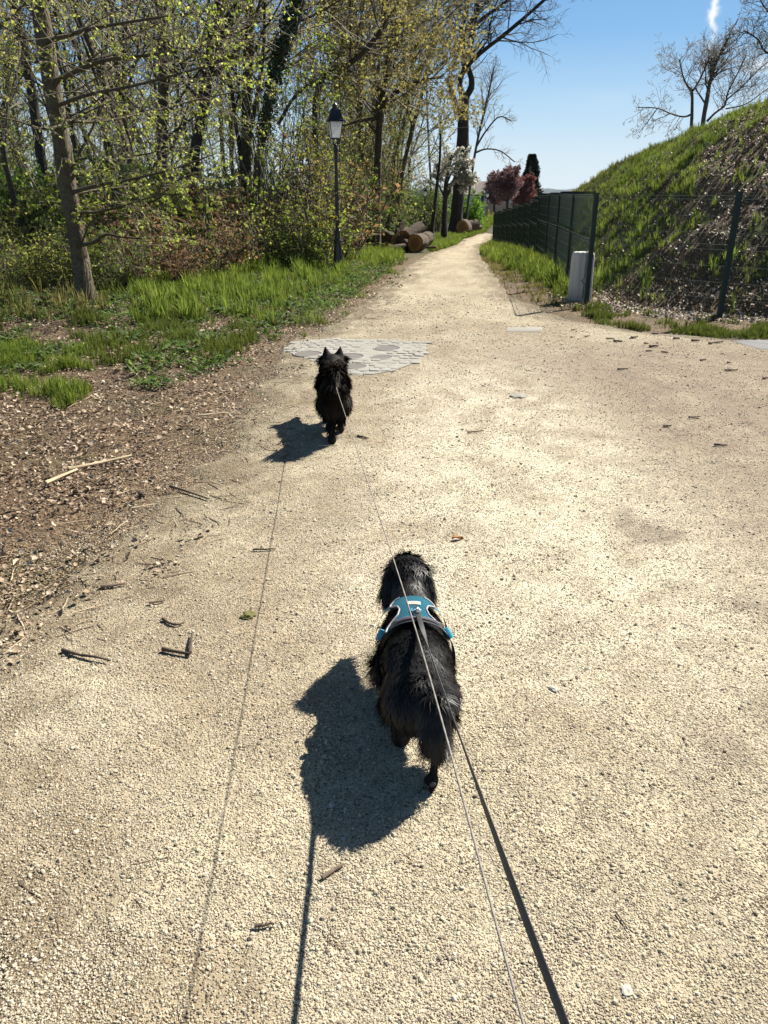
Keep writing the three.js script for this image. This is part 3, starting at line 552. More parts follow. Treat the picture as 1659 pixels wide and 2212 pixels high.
// the big tree where the path bends
drawnTree('big_tree', 'big bare tree with an eye-shaped gap in its trunk where the path bends', 'tree', 58, [
  { pts: [[984, 500], [989, 440], [995, 360], [1000, 300], [1001, 250], [1004, 200]], w: [30, 21], e: 0.5 },
  { pts: [[1003, 210], [994, 190], [995, 168], [1002, 150], [1004, 128], [997, 95], [999, 60], [1008, 20], [1012, -40]], w: [12, 8], twigs: 16, from: 0.3, len: 4, tr: 0.1 },
  { pts: [[1005, 210], [1018, 190], [1019, 170], [1012, 148], [1012, 125], [1017, 95], [1024, 55], [1030, 10], [1034, -40]], w: [13, 8], twigs: 16, from: 0.4, len: 4, tr: 0.1 },
  { pts: [[1012, 140], [1034, 118], [1064, 94], [1100, 66], [1140, 32], [1190, -12], [1240, -50]], w: [9, 5], twigs: 22, from: 0.2, len: 3.2, tr: 0.08 },
  { pts: [[1003, 75], [1018, 45], [1036, 20], [1060, -5]], w: [8, 6], twigs: 10, from: 0.3, len: 3 },
  { pts: [[1022, 60], [1045, 38], [1075, 18], [1110, -10]], w: [7, 5], twigs: 12, from: 0.3, len: 3 },
  { pts: [[998, 255], [984, 225], [974, 195], [966, 168]], w: [13, 9], twigs: 5, from: 0.4, len: 2 },
], treeOpt({ levels: 3, leafN: 0, thin: 0.008, col: [0.055, 0.048, 0.045], kids: [2, 1.2, 1.1], ratio: 0.5, lift: 0.06, wiggle: 0.26 }), 408);
drawnTree('bare_sapling', 'thin bare sapling reaching up right of the big tree', 'tree', 60, [
  { pts: [[1004, 480], [1020, 370], [1030, 310], [1044, 250], [1056, 200], [1066, 150]], w: [6, 3], twigs: 24, from: 0.4, len: 2.6, angle: 0.6, rise: 0.3 },
  { pts: [[1026, 330], [1050, 322], [1080, 326], [1112, 350]], w: [4, 2], twigs: 8, from: 0.2, len: 1.1 },
  { pts: [[1028, 318], [1052, 280], [1080, 252], [1106, 262]], w: [4, 2], twigs: 10, from: 0.2, len: 1.4 },
], treeOpt({ levels: 2, leafN: 1, leafS: 0.07, thin: 0.009, col: [0.17, 0.155, 0.14], leafC: [[0.3, 0.3, 0.16]] }), 409);
drawnTree('dark_sapling', 'thin dark tree beside the second street lamp', 'tree', 46, [
  { pts: [[930, 500], [938, 455], [944, 400], [950, 340], [952, 250]], w: [9, 4], twigs: 9, from: 0.5, len: 1.1 },
], treeOpt({ ...WOOD, leafS: 0.10, leafN: 1, thin: 0.01, col: [0.05, 0.045, 0.035], leafC: [[0.20, 0.22, 0.06], [0.26, 0.25, 0.09]] }), 410);
drawnTree('blossom_tree', 'small tree with white blossom hanging over the path in front of the big tree', 'tree', 50, [
  { pts: [[960, 492], [961, 452], [962, 425], [964, 395], [970, 360], [976, 335]], w: [13, 6], twigs: 10, from: 0.5, len: 1.2, rise: 0.1 },
  { pts: [[961, 440], [975, 400], [988, 372], [1000, 372], [1010, 392]], w: [5, 2], twigs: 16, from: 0.35, len: 0.9, rise: -0.4 },
  { pts: [[964, 400], [980, 365], [994, 350], [1006, 360], [1014, 378]], w: [4, 2], twigs: 16, from: 0.35, len: 0.8, rise: -0.3 },
  { pts: [[962, 430], [948, 400], [938, 380]], w: [5, 2], twigs: 8, from: 0.3, len: 1.4 },
], treeOpt({ levels: 2, leafN: 22, leafS: 0.12, fluff: 0.08, thin: 0.008, col: [0.07, 0.06, 0.05], leafC: [[0.62, 0.60, 0.55], [0.55, 0.53, 0.46], [0.7, 0.68, 0.64], [0.34, 0.36, 0.2]] }), 411);

// trees on the bank
const BUD = { levels: 3, leafN: 0.7, leafS: 0.04, thin: 0.005, col: [0.24, 0.20, 0.17], leafC: [[0.34, 0.34, 0.18], [0.3, 0.28, 0.18]], kids: [2, 0.9, 0.7], wiggle: 0.3, lift: 0.03 };
drawnTree('bank_tree', 'slim bare tree on top of the bank, left of the thicker one', 'tree', 31, [
  { pts: [[1494, 285], [1495, 240], [1494, 197], [1490, 190]], w: [7, 5] },
  { pts: [[1494, 200], [1478, 172], [1472, 150], [1468, 128]], w: [4, 2], twigs: 16, from: 0.2, len: 1.1 },
  { pts: [[1494, 200], [1508, 178], [1522, 150], [1535, 120]], w: [4, 2], twigs: 16, from: 0.2, len: 1.1 },
  { pts: [[1494, 247], [1478, 252], [1450, 246], [1420, 234], [1378, 232]], w: [4, 1.6], twigs: 16, from: 0.2, len: 1.0, rise: -0.25 },
  { pts: [[1420, 234], [1400, 262], [1380, 288]], w: [2, 1], twigs: 7, from: 0.2, len: 0.6, rise: -0.3 },
], treeOpt(BUD), 420);
drawnTree('bank_tree', 'thicker bare tree on top of the bank, right of the slim one', 'tree', 31, [
  { pts: [[1518, 285], [1520, 255], [1527, 215], [1533, 180], [1539, 160], [1548, 132], [1558, 112], [1574, 82]], w: [10, 4], twigs: 30, from: 0.35, len: 1.4, angle: 0.7, n: 22 },
  { pts: [[1536, 172], [1537, 150], [1536, 130]], w: [6, 5], twigs: 4, from: 0.6, len: 0.8 },
  { pts: [[1527, 262], [1545, 244], [1565, 228], [1572, 200], [1590, 165], [1612, 120]], w: [5, 2], twigs: 26, from: 0.25, len: 1.4 },
  { pts: [[1570, 215], [1600, 190], [1640, 150], [1670, 125]], w: [3, 1.5], twigs: 18, from: 0.2, len: 1.3 },
  { pts: [[1568, 235], [1610, 225], [1660, 190]], w: [3, 1.5], twigs: 16, from: 0.2, len: 1.2 },
  { pts: [[1524, 225], [1508, 200], [1500, 188]], w: [4, 2], twigs: 8, from: 0.3, len: 1 },
], treeOpt(BUD), 421);
drawnTree('bank_tree', 'bare tree reaching in at the upper right picture corner', 'tree', 27, [
  { pts: [[1740, 300], [1735, 200], [1728, 130], [1722, 60], [1720, -40]], w: [16, 9], twigs: 16, from: 0.3, len: 1.6 },
  { pts: [[1730, 130], [1695, 120], [1658, 114], [1647, 104], [1640, 88], [1618, 72], [1606, 66]], w: [6, 2], twigs: 18, from: 0.3, len: 0.8 },
  { pts: [[1724, 70], [1690, 50], [1655, 20], [1640, -5]], w: [5, 2], twigs: 14, from: 0.3, len: 0.9 },
], treeOpt({ ...BUD, col: [0.09, 0.075, 0.07], leafN: 1 }), 422);

// the rest of the wood: five kinds of tree, set out one by one
const kinds = [0, 1, 2, 3, 4].map((k) => {
  const r = rng(440 + k), o = treeOpt({ ...WOOD, levels: 3, leafS: 0.085 + 0.01 * k, leafN: [2.6, 1.4, 3, 2.2, 2][k], bare: [0.22, 0.4, 0.15, 0.3, 0.2][k], col: [[0.11, 0.09, 0.065], [0.075, 0.065, 0.055], [0.13, 0.11, 0.08], [0.09, 0.075, 0.05], [0.10, 0.09, 0.07]][k], leafC: [[[0.42, 0.38, 0.11], [0.34, 0.35, 0.09]], [[0.30, 0.35, 0.08], [0.42, 0.42, 0.13]], [[0.46, 0.40, 0.12], [0.36, 0.35, 0.10]], [[0.26, 0.33, 0.07], [0.37, 0.40, 0.09]], [[0.40, 0.36, 0.13], [0.32, 0.32, 0.12]]][k], kids: [1.8, 1.3, 1.0], ratio: 0.42, lift: 0.07, wiggle: 0.14, thin: 0.008 });
  return [o, r, [13, 15, 9, 12, 10][k], [0.11, 0.13, 0.075, 0.09, 0.06][k]];
});
const kindLabel = ['slim yellow-leaved tree', 'straight dark tree', 'young olive-leaved tree', 'fine-twigged greenish tree', 'thin grey sapling'];
const protos = kinds.map(([o, r, h, rad], k) => { grow(V(0, -0.1, 0), V(shift(r) * 0.08, 1, shift(r) * 0.08).normalize(), h, rad, 0, o, r); const t = thing('wood_tree', kindLabel[k], 'tree', V(0, 0, 0), 0, 'trees of the wood, kind ' + (k + 1)); return finish(t, o); });
{
  const r = rng(450), spots = [], used = protos.map(() => false);
  let guard = 0;
  while (spots.length < 60 && guard++ < 9000) {
    const d = 17 + 62 * Math.pow(r(), 0.9), x = pathL0(Math.min(d, 47)) - 3.2 - 0.02 * d - (0.15 + 0.85 * r()) * (2 + 0.62 * d) * 0.98 + 0.0;
    if (x < -0.47 * d - 1 || x > 5.5 + 0.05 * (d - 40) || (d < 62 && x > 0.012 * d) || spots.some(([a, b]) => Math.hypot(a - x, b - d) < 1.1 + 0.012 * d)) continue;
    spots.push([x, d]);
  }
  let extra = 0; while (extra < 22 && guard++ < 20000) { const d = 33 + 40 * r(), q = -0.05 + 0.115 * r(), x = q * d; if (spots.some(([a, b]) => Math.hypot(a - x, b - d) < 1.4) || (q > 0.012 && d < 62)) continue; spots.push([x, d]); extra++; }
  spots.forEach(([x, d], i) => {
    const k = i % 5, src = protos[k], t = used[k] ? copyOf(src) : src; used[k] = true;
    t.position.set(x, ground(x, d), -d); t.rotation.y = r() * 6.3; t.scale.setScalar(0.8 + 0.45 * r());
    const f = CX + x / d * FOCAL / Math.cos(PITCH), w = f < 60 ? 'at the left picture edge' : f < 200 ? 'behind the nearest leaning tree' : f < 330 ? 'left of the broad brown trunk' : f < 450 ? 'by the broad brown trunk' : f < 550 ? 'by the forked tree' : f < 660 ? 'by the ivy-clad tree' : f < 740 ? 'behind the first street lamp' : f < 830 ? 'right of the first street lamp' : 'above the log pile';
    t.userData.px = f; t.userData.label = kindLabel[k] + ' ' + w + (d > 45 ? ', far back' : d > 30 ? ', midway' : ', in front'); t.userData.group = kindLabel[k] + ' ' + w;
  });
}
{                                                                     // tell those that read alike apart by their order
  const same = new Map(); for (const o of scene.children) if (o.userData.px !== undefined) { const l = o.userData.label; same.has(l) ? same.get(l).push(o) : same.set(l, [o]); }
  const nth = ['leftmost', 'second from left', 'third from left', 'fourth from left', 'fifth from left', 'sixth from left', 'seventh from left', 'eighth from left'];
  for (const [l, os] of same) if (os.length > 1) os.sort((a, b) => a.userData.px - b.userData.px).forEach((o, i) => { if (nth[i]) o.userData.label = l + ', ' + nth[i]; });
  for (const o of scene.children) delete o.userData.px;
}
// thicket under the trees
const blocked = (x, d) => { const q = x / d; return (q > -0.075 && q < -0.035 && d < 17.6) || (q > -0.052 && q < 0.066 && d > 17.6 && d < 31.5) || (q > 0.012 && q < 0.072 && d < 61) || (q > 0.07 && q < 0.125 && d < 60); };
const bush = [0, 1, 2, 3].map((v) => {
  const r = rng(470 + v), s = new MB(), l = new MB(), o = treeOpt({ leafS: [0.06, 0.05, 0.065, 0.055][v], droop: 0.2 }); o.leafC = [[1, 1, 1]]; o.leaves = l;
  for (let k = 0; k < 16; k++) {
    const a = r() * 6.3, R = 0.35 * r(), p = V(Math.cos(a) * R, 0, Math.sin(a) * R), d = V(Math.cos(a) * 0.55 * r(), 1, Math.sin(a) * 0.55 * r()).normalize(), pts = [p.clone()], q = p.clone(), h = 0.6 + 0.7 * r();
    for (let i = 0; i < 5; i++) { d.x += shift(r) * 0.28; d.z += shift(r) * 0.28; d.y -= 0.07 * i * r(); d.normalize(); q.addScaledVector(d, h / 5); pts.push(q.clone()); }
    s.tube(pts, [0.011, 0.010, 0.009, 0.007, 0.005, 0.003], 3, () => jit(r, WHITE, 0.2));
    for (let j = 0; j < 5; j++) { const b0 = pts[1 + Math.floor(r() * 4)].clone(), e = V(shift(r), 0.5 * r() + 0.1, shift(r)).normalize(), tw = [b0, b0.clone().addScaledVector(e, 0.15), b0.clone().addScaledVector(e, 0.32).add(V(0, -0.03, 0))]; s.tube(tw, [0.005, 0.004, 0.002], 3, () => jit(r, WHITE, 0.2)); leavesAlong(tw, o, r, [5, 4, 5, 3][v]); }
    leavesAlong(pts, o, r, 5);
  }
  return [s.geo(), l.geo()];
});
{
  const g = stuffGroup('undergrowth', 'dense tangle of brambles, saplings and young shrubs filling the wood floor', 'undergrowth'), L = bush.map(() => [[], []]), r = rng(480);
  const put = (x, d, s, lc, sc) => { const v = Math.floor(r() * 4), e = [x, ground(x, d) - 0.03, -d, s, r() * 6.3, shift(r) * 0.12, shift(r) * 0.12]; L[v][0].push([...e, sc, 0.9 + 0.3 * r()]); L[v][1].push([...e, lc, L[v][0][L[v][0].length - 1][8]]); };
  let n = 0;
  while (n < 820) {
    const d = 13.5 + 42 * Math.pow(r(), 1.35), x = pathL0(Math.min(d, 47)) - 1.3 - 0.012 * d - r() * (3 + 0.62 * d); if (x < -0.6 * d - 3) continue;
    const fr = smooth(13.5, 19, d), m = fbm(x * 0.22, d * 0.22 + 4, 3), near = pathL0(Math.min(d, 47)) - x; if (d < 17 && near < 3.2 && x > -6) continue; if (blocked(x, d)) continue; n++;
    const brown = smooth(0.05, 0.45, fbm(x * 0.25 + 60, d * 0.25, 3) + (x > -5.4 && x < -2.6 && d < 26 ? 0.16 : -0.22));
    const lc = r() < brown * 0.75 ? jit(r, [0.22, 0.13, 0.06], 0.3) : jit(r, r() < 0.45 ? [0.22, 0.28, 0.045] : r() < 0.6 ? [0.36, 0.37, 0.08] : [0.16, 0.25, 0.035], 0.3);
    put(x, d, (0.55 + 0.5 * r()) * (0.7 + 1.0 * fr + 0.012 * d) * (1 + 0.5 * m), lc, jit(r, r() < 0.4 ? [0.20, 0.165, 0.115] : [0.10, 0.08, 0.055], 0.3));
  }
  for (let k = 0; k < 150; k++) { const d = 31 + 24 * r(), x = pathL0(Math.min(d, 47)) - 2.4 - 3.4 * r() + (d > 47 ? (d - 47) * 0.12 : 0); if (blocked(x, d)) continue; put(x, d, 1.0 + 1.2 * r(), jit(r, r() < 0.5 ? [0.10, 0.17, 0.035] : [0.16, 0.19, 0.06], 0.25), [0.1, 0.085, 0.06]); }
  for (let k = 0; k < 70; k++) { const d = 62 + 22 * r(), q = -0.02 + 0.095 * r(); put(q * d, d, 1.6 + 1.5 * r(), jit(r, r() < 0.5 ? [0.15, 0.24, 0.04] : [0.24, 0.27, 0.07], 0.25), [0.1, 0.085, 0.06]); }
  // taller, thinner growth between the trunks
  const tall = [0, 1, 2].map((v) => {
    const r = rng(490 + v), s = new MB(), l = new MB(), o = treeOpt({ leafS: 0.07, droop: 0.15 }); o.leafC = [[1, 1, 1]]; o.leaves = l;
    for (let k = 0; k < 4; k++) {
      const a = r() * 6.3, d = V(Math.cos(a) * 0.22, 1, Math.sin(a) * 0.22).normalize(), q = V(0.2 * shift(r), 0, 0.2 * shift(r)), pts = [q.clone()]; for (let i = 0; i < 9; i++) { d.x += shift(r) * 0.14; d.z += shift(r) * 0.14; d.y += 0.03; d.normalize(); q.addScaledVector(d, 0.55); pts.push(q.clone()); }
      s.tube(pts, pts.map((_, i) => 0.022 - 0.002 * i), 4, () => jit(r, WHITE, 0.2));
      for (let j = 0; j < 22; j++) { const b0 = pts[2 + Math.floor(r() * 8)].clone(), e = V(shift(r), 0.35 + 0.5 * r(), shift(r)).normalize(), L2 = 0.4 + 0.7 * r(), tw = [b0, b0.clone().addScaledVector(e, L2 * 0.5).add(V(0, -0.02, 0)), b0.clone().addScaledVector(e, L2).add(V(0.1 * shift(r), 0, 0.1 * shift(r)))]; s.tube(tw, [0.007, 0.005, 0.003], 3, () => jit(r, WHITE, 0.2)); leavesAlong(tw, o, r, 7); }
    }
    return [s.geo(), l.geo()];
  }), TL = tall.map(() => [[], []]);
  for (let k = 0; k < 185; k++) {
    const mid = r() < 0.75, d = mid ? 26 + 45 * r() : 19 + 34 * Math.pow(r(), 1.2), q = mid ? -0.075 + 0.14 * r() : -0.56 + 0.5 * r(), x = q * d; if (blocked(x, d) || x > pathL0(Math.min(d, 75)) - 2) continue;
    const e = [x, ground(x, d) - 0.05, -d, 0.6 + 0.75 * r(), r() * 6.3, shift(r) * 0.08, shift(r) * 0.08], v = Math.floor(r() * 3);
    TL[v][0].push([...e, jit(r, r() < 0.4 ? [0.17, 0.145, 0.11] : [0.09, 0.075, 0.05], 0.3)]); TL[v][1].push([...e, jit(r, mid ? (r() < 0.6 ? [0.31, 0.28, 0.08] : [0.22, 0.26, 0.06]) : (r() < 0.5 ? [0.22, 0.29, 0.045] : [0.33, 0.34, 0.08]), 0.3)]);
  }
  TL.forEach(([a, b], v) => { scatter('stems', tall[v][0], M.twig, a, g); scatter('leaves', tall[v][1], M.leaf, b, g); });
  L.forEach(([a, b], v) => { scatter('stems', bush[v][0], M.twig, a, g); scatter('leaves', bush[v][1], M.leaf, b, g); });
}
// shrubs that stand out
function shrub(name, label, x, d, h, w, col, n, leafS, seed, stemC = [0.1, 0.085, 0.06], mat, stems = 11) {
  const r = rng(seed), o = treeOpt({ levels: 2, coarse: 1, leafN: n, leafS, leafC: col, col: stemC, kids: [1.5, 1.3, 1], bare: 0.1, wiggle: 0.25, lift: 0.04, ratio: 0.45, thin: 0.003, leafM: mat });
  const t = thing(name, label, 'shrub', P(x, ground(x, d) - 0.03, d));
  for (let k = 0; k < stems; k++) { const a = r() * 6.3, R = w * 0.25 * Math.sqrt(r()), e = w / h * 0.7; grow(V(Math.cos(a) * R, 0, Math.sin(a) * R), V(Math.cos(a) * e * r(), 1, Math.sin(a) * e * r()).normalize(), h * (0.7 + 0.4 * r()), 0.014, 0, o, r); }
  return finish(t, o, ['stems', 'crown', 'leaves']);
}
const shrubAt = (px, d, f) => f(at(px, 400, d).x, d);
shrubAt(38, 19, (x, d) => shrub('green_shrub', 'lush green shrub behind the nearest tree at the left picture edge', x, d, 2.2, 2.8, [[0.09, 0.2, 0.02], [0.14, 0.26, 0.03]], 6, 0.08, 501));
shrubAt(240, 20, (x, d) => shrub('green_shrub', 'yellow-green shrub right of the nearest tree', x, d, 2.1, 2.8, [[0.22, 0.3, 0.04], [0.15, 0.24, 0.03]], 4, 0.065, 502));
shrubAt(748, 24, (x, d) => shrub('green_shrub', 'fresh green shrub just right of the first street lamp', x, d, 2.4, 1.2, [[0.10, 0.17, 0.03], [0.14, 0.2, 0.04]], 5, 0.075, 503));
shrubAt(690, 17.6, (x, d) => shrub('yellow_shrub', 'slim yellow-flowered shrub left of the first street lamp', x, d, 2.3, 0.5, [[0.42, 0.34, 0.03], [0.30, 0.27, 0.04]], 2, 0.05, 504, [0.1, 0.085, 0.06], undefined, 4));
shrubAt(1022, 62, (x, d) => shrub('green_shrub', 'bright green bush behind the single big log', x, d, 2.3, 1.1, [[0.14, 0.26, 0.025], [0.18, 0.30, 0.04]], 7, 0.13, 505));
shrubAt(880, 64, (x, d) => shrub('green_shrub', 'leafy green bush behind the log pile', x, d, 3.2, 3.0, [[0.09, 0.17, 0.035], [0.13, 0.2, 0.05]], 6, 0.11, 506));
shrubAt(600, 21, (x, d) => shrub('dead_bracken', 'rust-brown dead bracken beside the brushwood', x, d, 1.5, 3.2, [[0.26, 0.13, 0.06], [0.2, 0.11, 0.05]], 7, 0.07, 507, [0.2, 0.12, 0.07]));

// ---------------------------------------------------------------- far end of the path
{
  const base = (px, py) => gp(px, py);
  const plum = (label, px, d, h, w, cols, seed, trunkH) => {
    const r = rng(seed), x = at(px, 470, d).x, o = treeOpt({ levels: 3, coarse: 2, leafN: 1.6, leafS: 0.16, leafC: cols, col: [0.06, 0.045, 0.04], kids: [2, 1.8, 1.4], bare: 0.05, ratio: 0.5, lift: 0.1, thin: 0.015, fluff: 0.12 });
    const t = thing('plum_tree', label, 'tree', P(x, drop(d) - 0.05, d));
    o.wood.tube([V(0, 0, 0), V(0.05, trunkH * 0.6, 0), V(0, trunkH, 0)], [0.2, 0.16, 0.15], 7, o.col);
    for (let k = 0; k < 9; k++) { const a = k / 9 * 6.28 + r(), e = (0.25 + 0.75 * r()) * w / h; grow(V(0, trunkH * (0.9 + 0.1 * r()), 0), V(Math.cos(a) * e, 1, Math.sin(a) * e).normalize(), h - trunkH, 0.09, 0, o, r); }
    return finish(t, o);
  };
  plum('pink-blossomed plum tree with a gaping sparse crown', 1094, 92, 4.9, 2.2, [[0.26, 0.12, 0.12], [0.32, 0.19, 0.19], [0.17, 0.09, 0.08]], 601, 2.0);
  plum('denser dark red plum tree in front of the conifer', 1127, 98, 4.2, 1.5, [[0.19, 0.065, 0.055], [0.23, 0.09, 0.07]], 602, 1.5);
  plum('second pink-blossomed plum tree, leftmost by the far street lamp', 1066, 100, 4.2, 1.6, [[0.32, 0.17, 0.17], [0.26, 0.18, 0.14]], 603, 1.6);
  const r = rng(610), d = 112, x = at(1144, 430, d).x, t = thing('conifer_tree', 'tall dark green conifer behind the red plum trees', 'tree', P(x, drop(d), d)), tr = new MB(), cr = new MB();
  tr.tube([V(0, 0, 0), V(0, 4, 0), V(0, 8, 0)], [0.25, 0.16, 0.04], 6, [0.07, 0.05, 0.04]);
  for (let k = 0; k < 7000; k++) { const hh = 0.5 + 7.9 * Math.pow(r(), 0.8), a = r() * 6.28, R = 1.45 * Math.pow(1 - hh / 8.8, 0.65) * (0.55 + 0.55 * Math.sqrt(r())) * (1 + 0.25 * Math.sin(a * 3 + hh * 2) + 0.3 * shift(r)), dd = V(Math.cos(a), 0.5 + 0.4 * shift(r), Math.sin(a)).normalize(); cr.leaf(V(Math.cos(a) * R, hh, Math.sin(a) * R), dd, perp(dd, r), 0.34, 0.08, jit(r, [0.018, 0.04, 0.02], 0.4), 0.2); }
  mesh('trunk', tr.geo(), M.bark, t); mesh('crown', cr.geo(), M.ivy, t);

  // house with shuttered windows, and the pale garden wall in front of it
  const dh = 128, hx = at(1066, 440, dh).x, hy = drop(dh), house = thing('house', 'white house with dark windows behind the plum trees', 'house', P(hx, hy, dh));
  const wl = new MB(), rf = new MB(); wl.box(-6, -1, -8, 3, 4.6, 0, [0.62, 0.62, 0.62]); mesh('wall', wl.geo(), M.concrete, house);
  for (const s of [0, 1]) { const z = s ? -8.5 : 0.5; const a = rf.v(-6.6, 4.5, z, [0.13, 0.10, 0.09]), b = rf.v(3.4, 4.5, z, [0.13, 0.10, 0.09]), c = rf.v(3.2, 6.4, -4, [0.13, 0.10, 0.09]), e = rf.v(-6.4, 6.4, -4, [0.13, 0.10, 0.09]); s ? rf.q(b, a, e, c) : rf.q(a, b, c, e); }
  mesh('roof', rf.geo(), M.plain, house);
  for (const [wx, wy] of [[-2.6, 1.9], [0.2, 1.9], [-2.6, 3.75], [0.2, 3.75]]) {
    const f = new MB(), g = new MB(), sh = new MB(); f.box(wx - 0.62, wy - 0.8, -0.02, wx + 0.62, wy - 0.68, 0.1, [0.6, 0.6, 0.6]); f.box(wx - 0.62, wy + 0.68, -0.02, wx + 0.62, wy + 0.8, 0.1, [0.6, 0.6, 0.6]); f.box(wx - 0.62, wy - 0.68, -0.02, wx - 0.52, wy + 0.68, 0.1, [0.6, 0.6, 0.6]); f.box(wx + 0.52, wy - 0.68, -0.02, wx + 0.62, wy + 0.68, 0.1, [0.6, 0.6, 0.6]);
    g.box(wx - 0.515, wy - 0.675, -0.02, wx + 0.515, wy + 0.675, 0.03, [0.05, 0.06, 0.08]); sh.box(wx + 0.64, wy - 0.8, 0.005, wx + 1.1, wy + 0.8, 0.06, [0.05, 0.06, 0.09]);
    const w = mesh('window', f.geo(), M.plain, house); mesh('pane', g.geo(), M.iron, w); mesh('shutter', sh.geo(), M.plain, w);
  }
  const dw = 104, w0 = at(1047, 450, dw), w1 = at(1150, 450, dw), wallG = thing('garden_wall', 'beige garden wall with pale coping in front of the white house', 'wall', P(w0.x, drop(dw), dw));
  const L = w1.x - w0.x; for (let k = 0; k * 0.42 < L; k++) { const b = new MB(); b.box(k * 0.42 + 0.004, 0.75, -0.15, k * 0.42 + 0.412, 2.25, 0, jit(r, [0.40, 0.36, 0.30], 0.06)); mesh('board', b.geo(), M.concrete, wallG); }
  const cp = new MB(); cp.box(-0.4, 0.5, -0.22, L, 0.74, 0.1, [0.5, 0.49, 0.45]); mesh('coping', cp.geo(), M.concrete, wallG);
  const fo = new MB(); fo.box(-0.8, -0.4, -0.5, L, 0.49, -0.05, [0.03, 0.03, 0.03]); mesh('foundation', fo.geo(), M.concrete, wallG);
  // hedge that closes the view left of the house
  const road = new MB(), ra = at(1000, 480, 88), rb = at(1160, 480, 88);
  for (let k = 0; k <= 10; k++) { const xx = lerp(ra.x - 3, rb.x + 9, k / 10); road.v(xx, drop(86) + 0.03, -86, [0.30, 0.29, 0.28], xx, 0); road.v(xx, drop(97) + 0.03, -97, [0.30, 0.29, 0.28], xx, 6); }
  for (let k = 0; k < 10; k++) road.q(k * 2, k * 2 + 2, k * 2 + 3, k * 2 + 1);
  setting('road', road.geo(), M.concrete, 'strip of pale road crossing beyond the far street lamp', 'road');
  // bollard
  const bp = gp(1053, 487.5); bp.x = at(1053, 480, 78).x; bp.z = -78; bp.y = drop(78);
  const bo = thing('bollard', 'yellow and green bollard beside the farthest street lamp', 'bollard', bp), lo = new MB(), hi = new MB();
  lo.tube([V(0, 0, 0), V(0, 0.05, 0), V(0, 0.75, 0), V(0, 0.82, 0)], [0.15, 0.2, 0.2, 0.12], 10, [0.03, 0.10, 0.035], true); hi.tube([V(0, 0.8, 0), V(0, 1.35, 0), V(0, 1.42, 0)], [0.13, 0.13, 0.08], 10, [0.65, 0.42, 0.03], true);
  mesh('base', lo.geo(), M.green, bo); mesh('post', hi.geo(), M.green, bo);
}

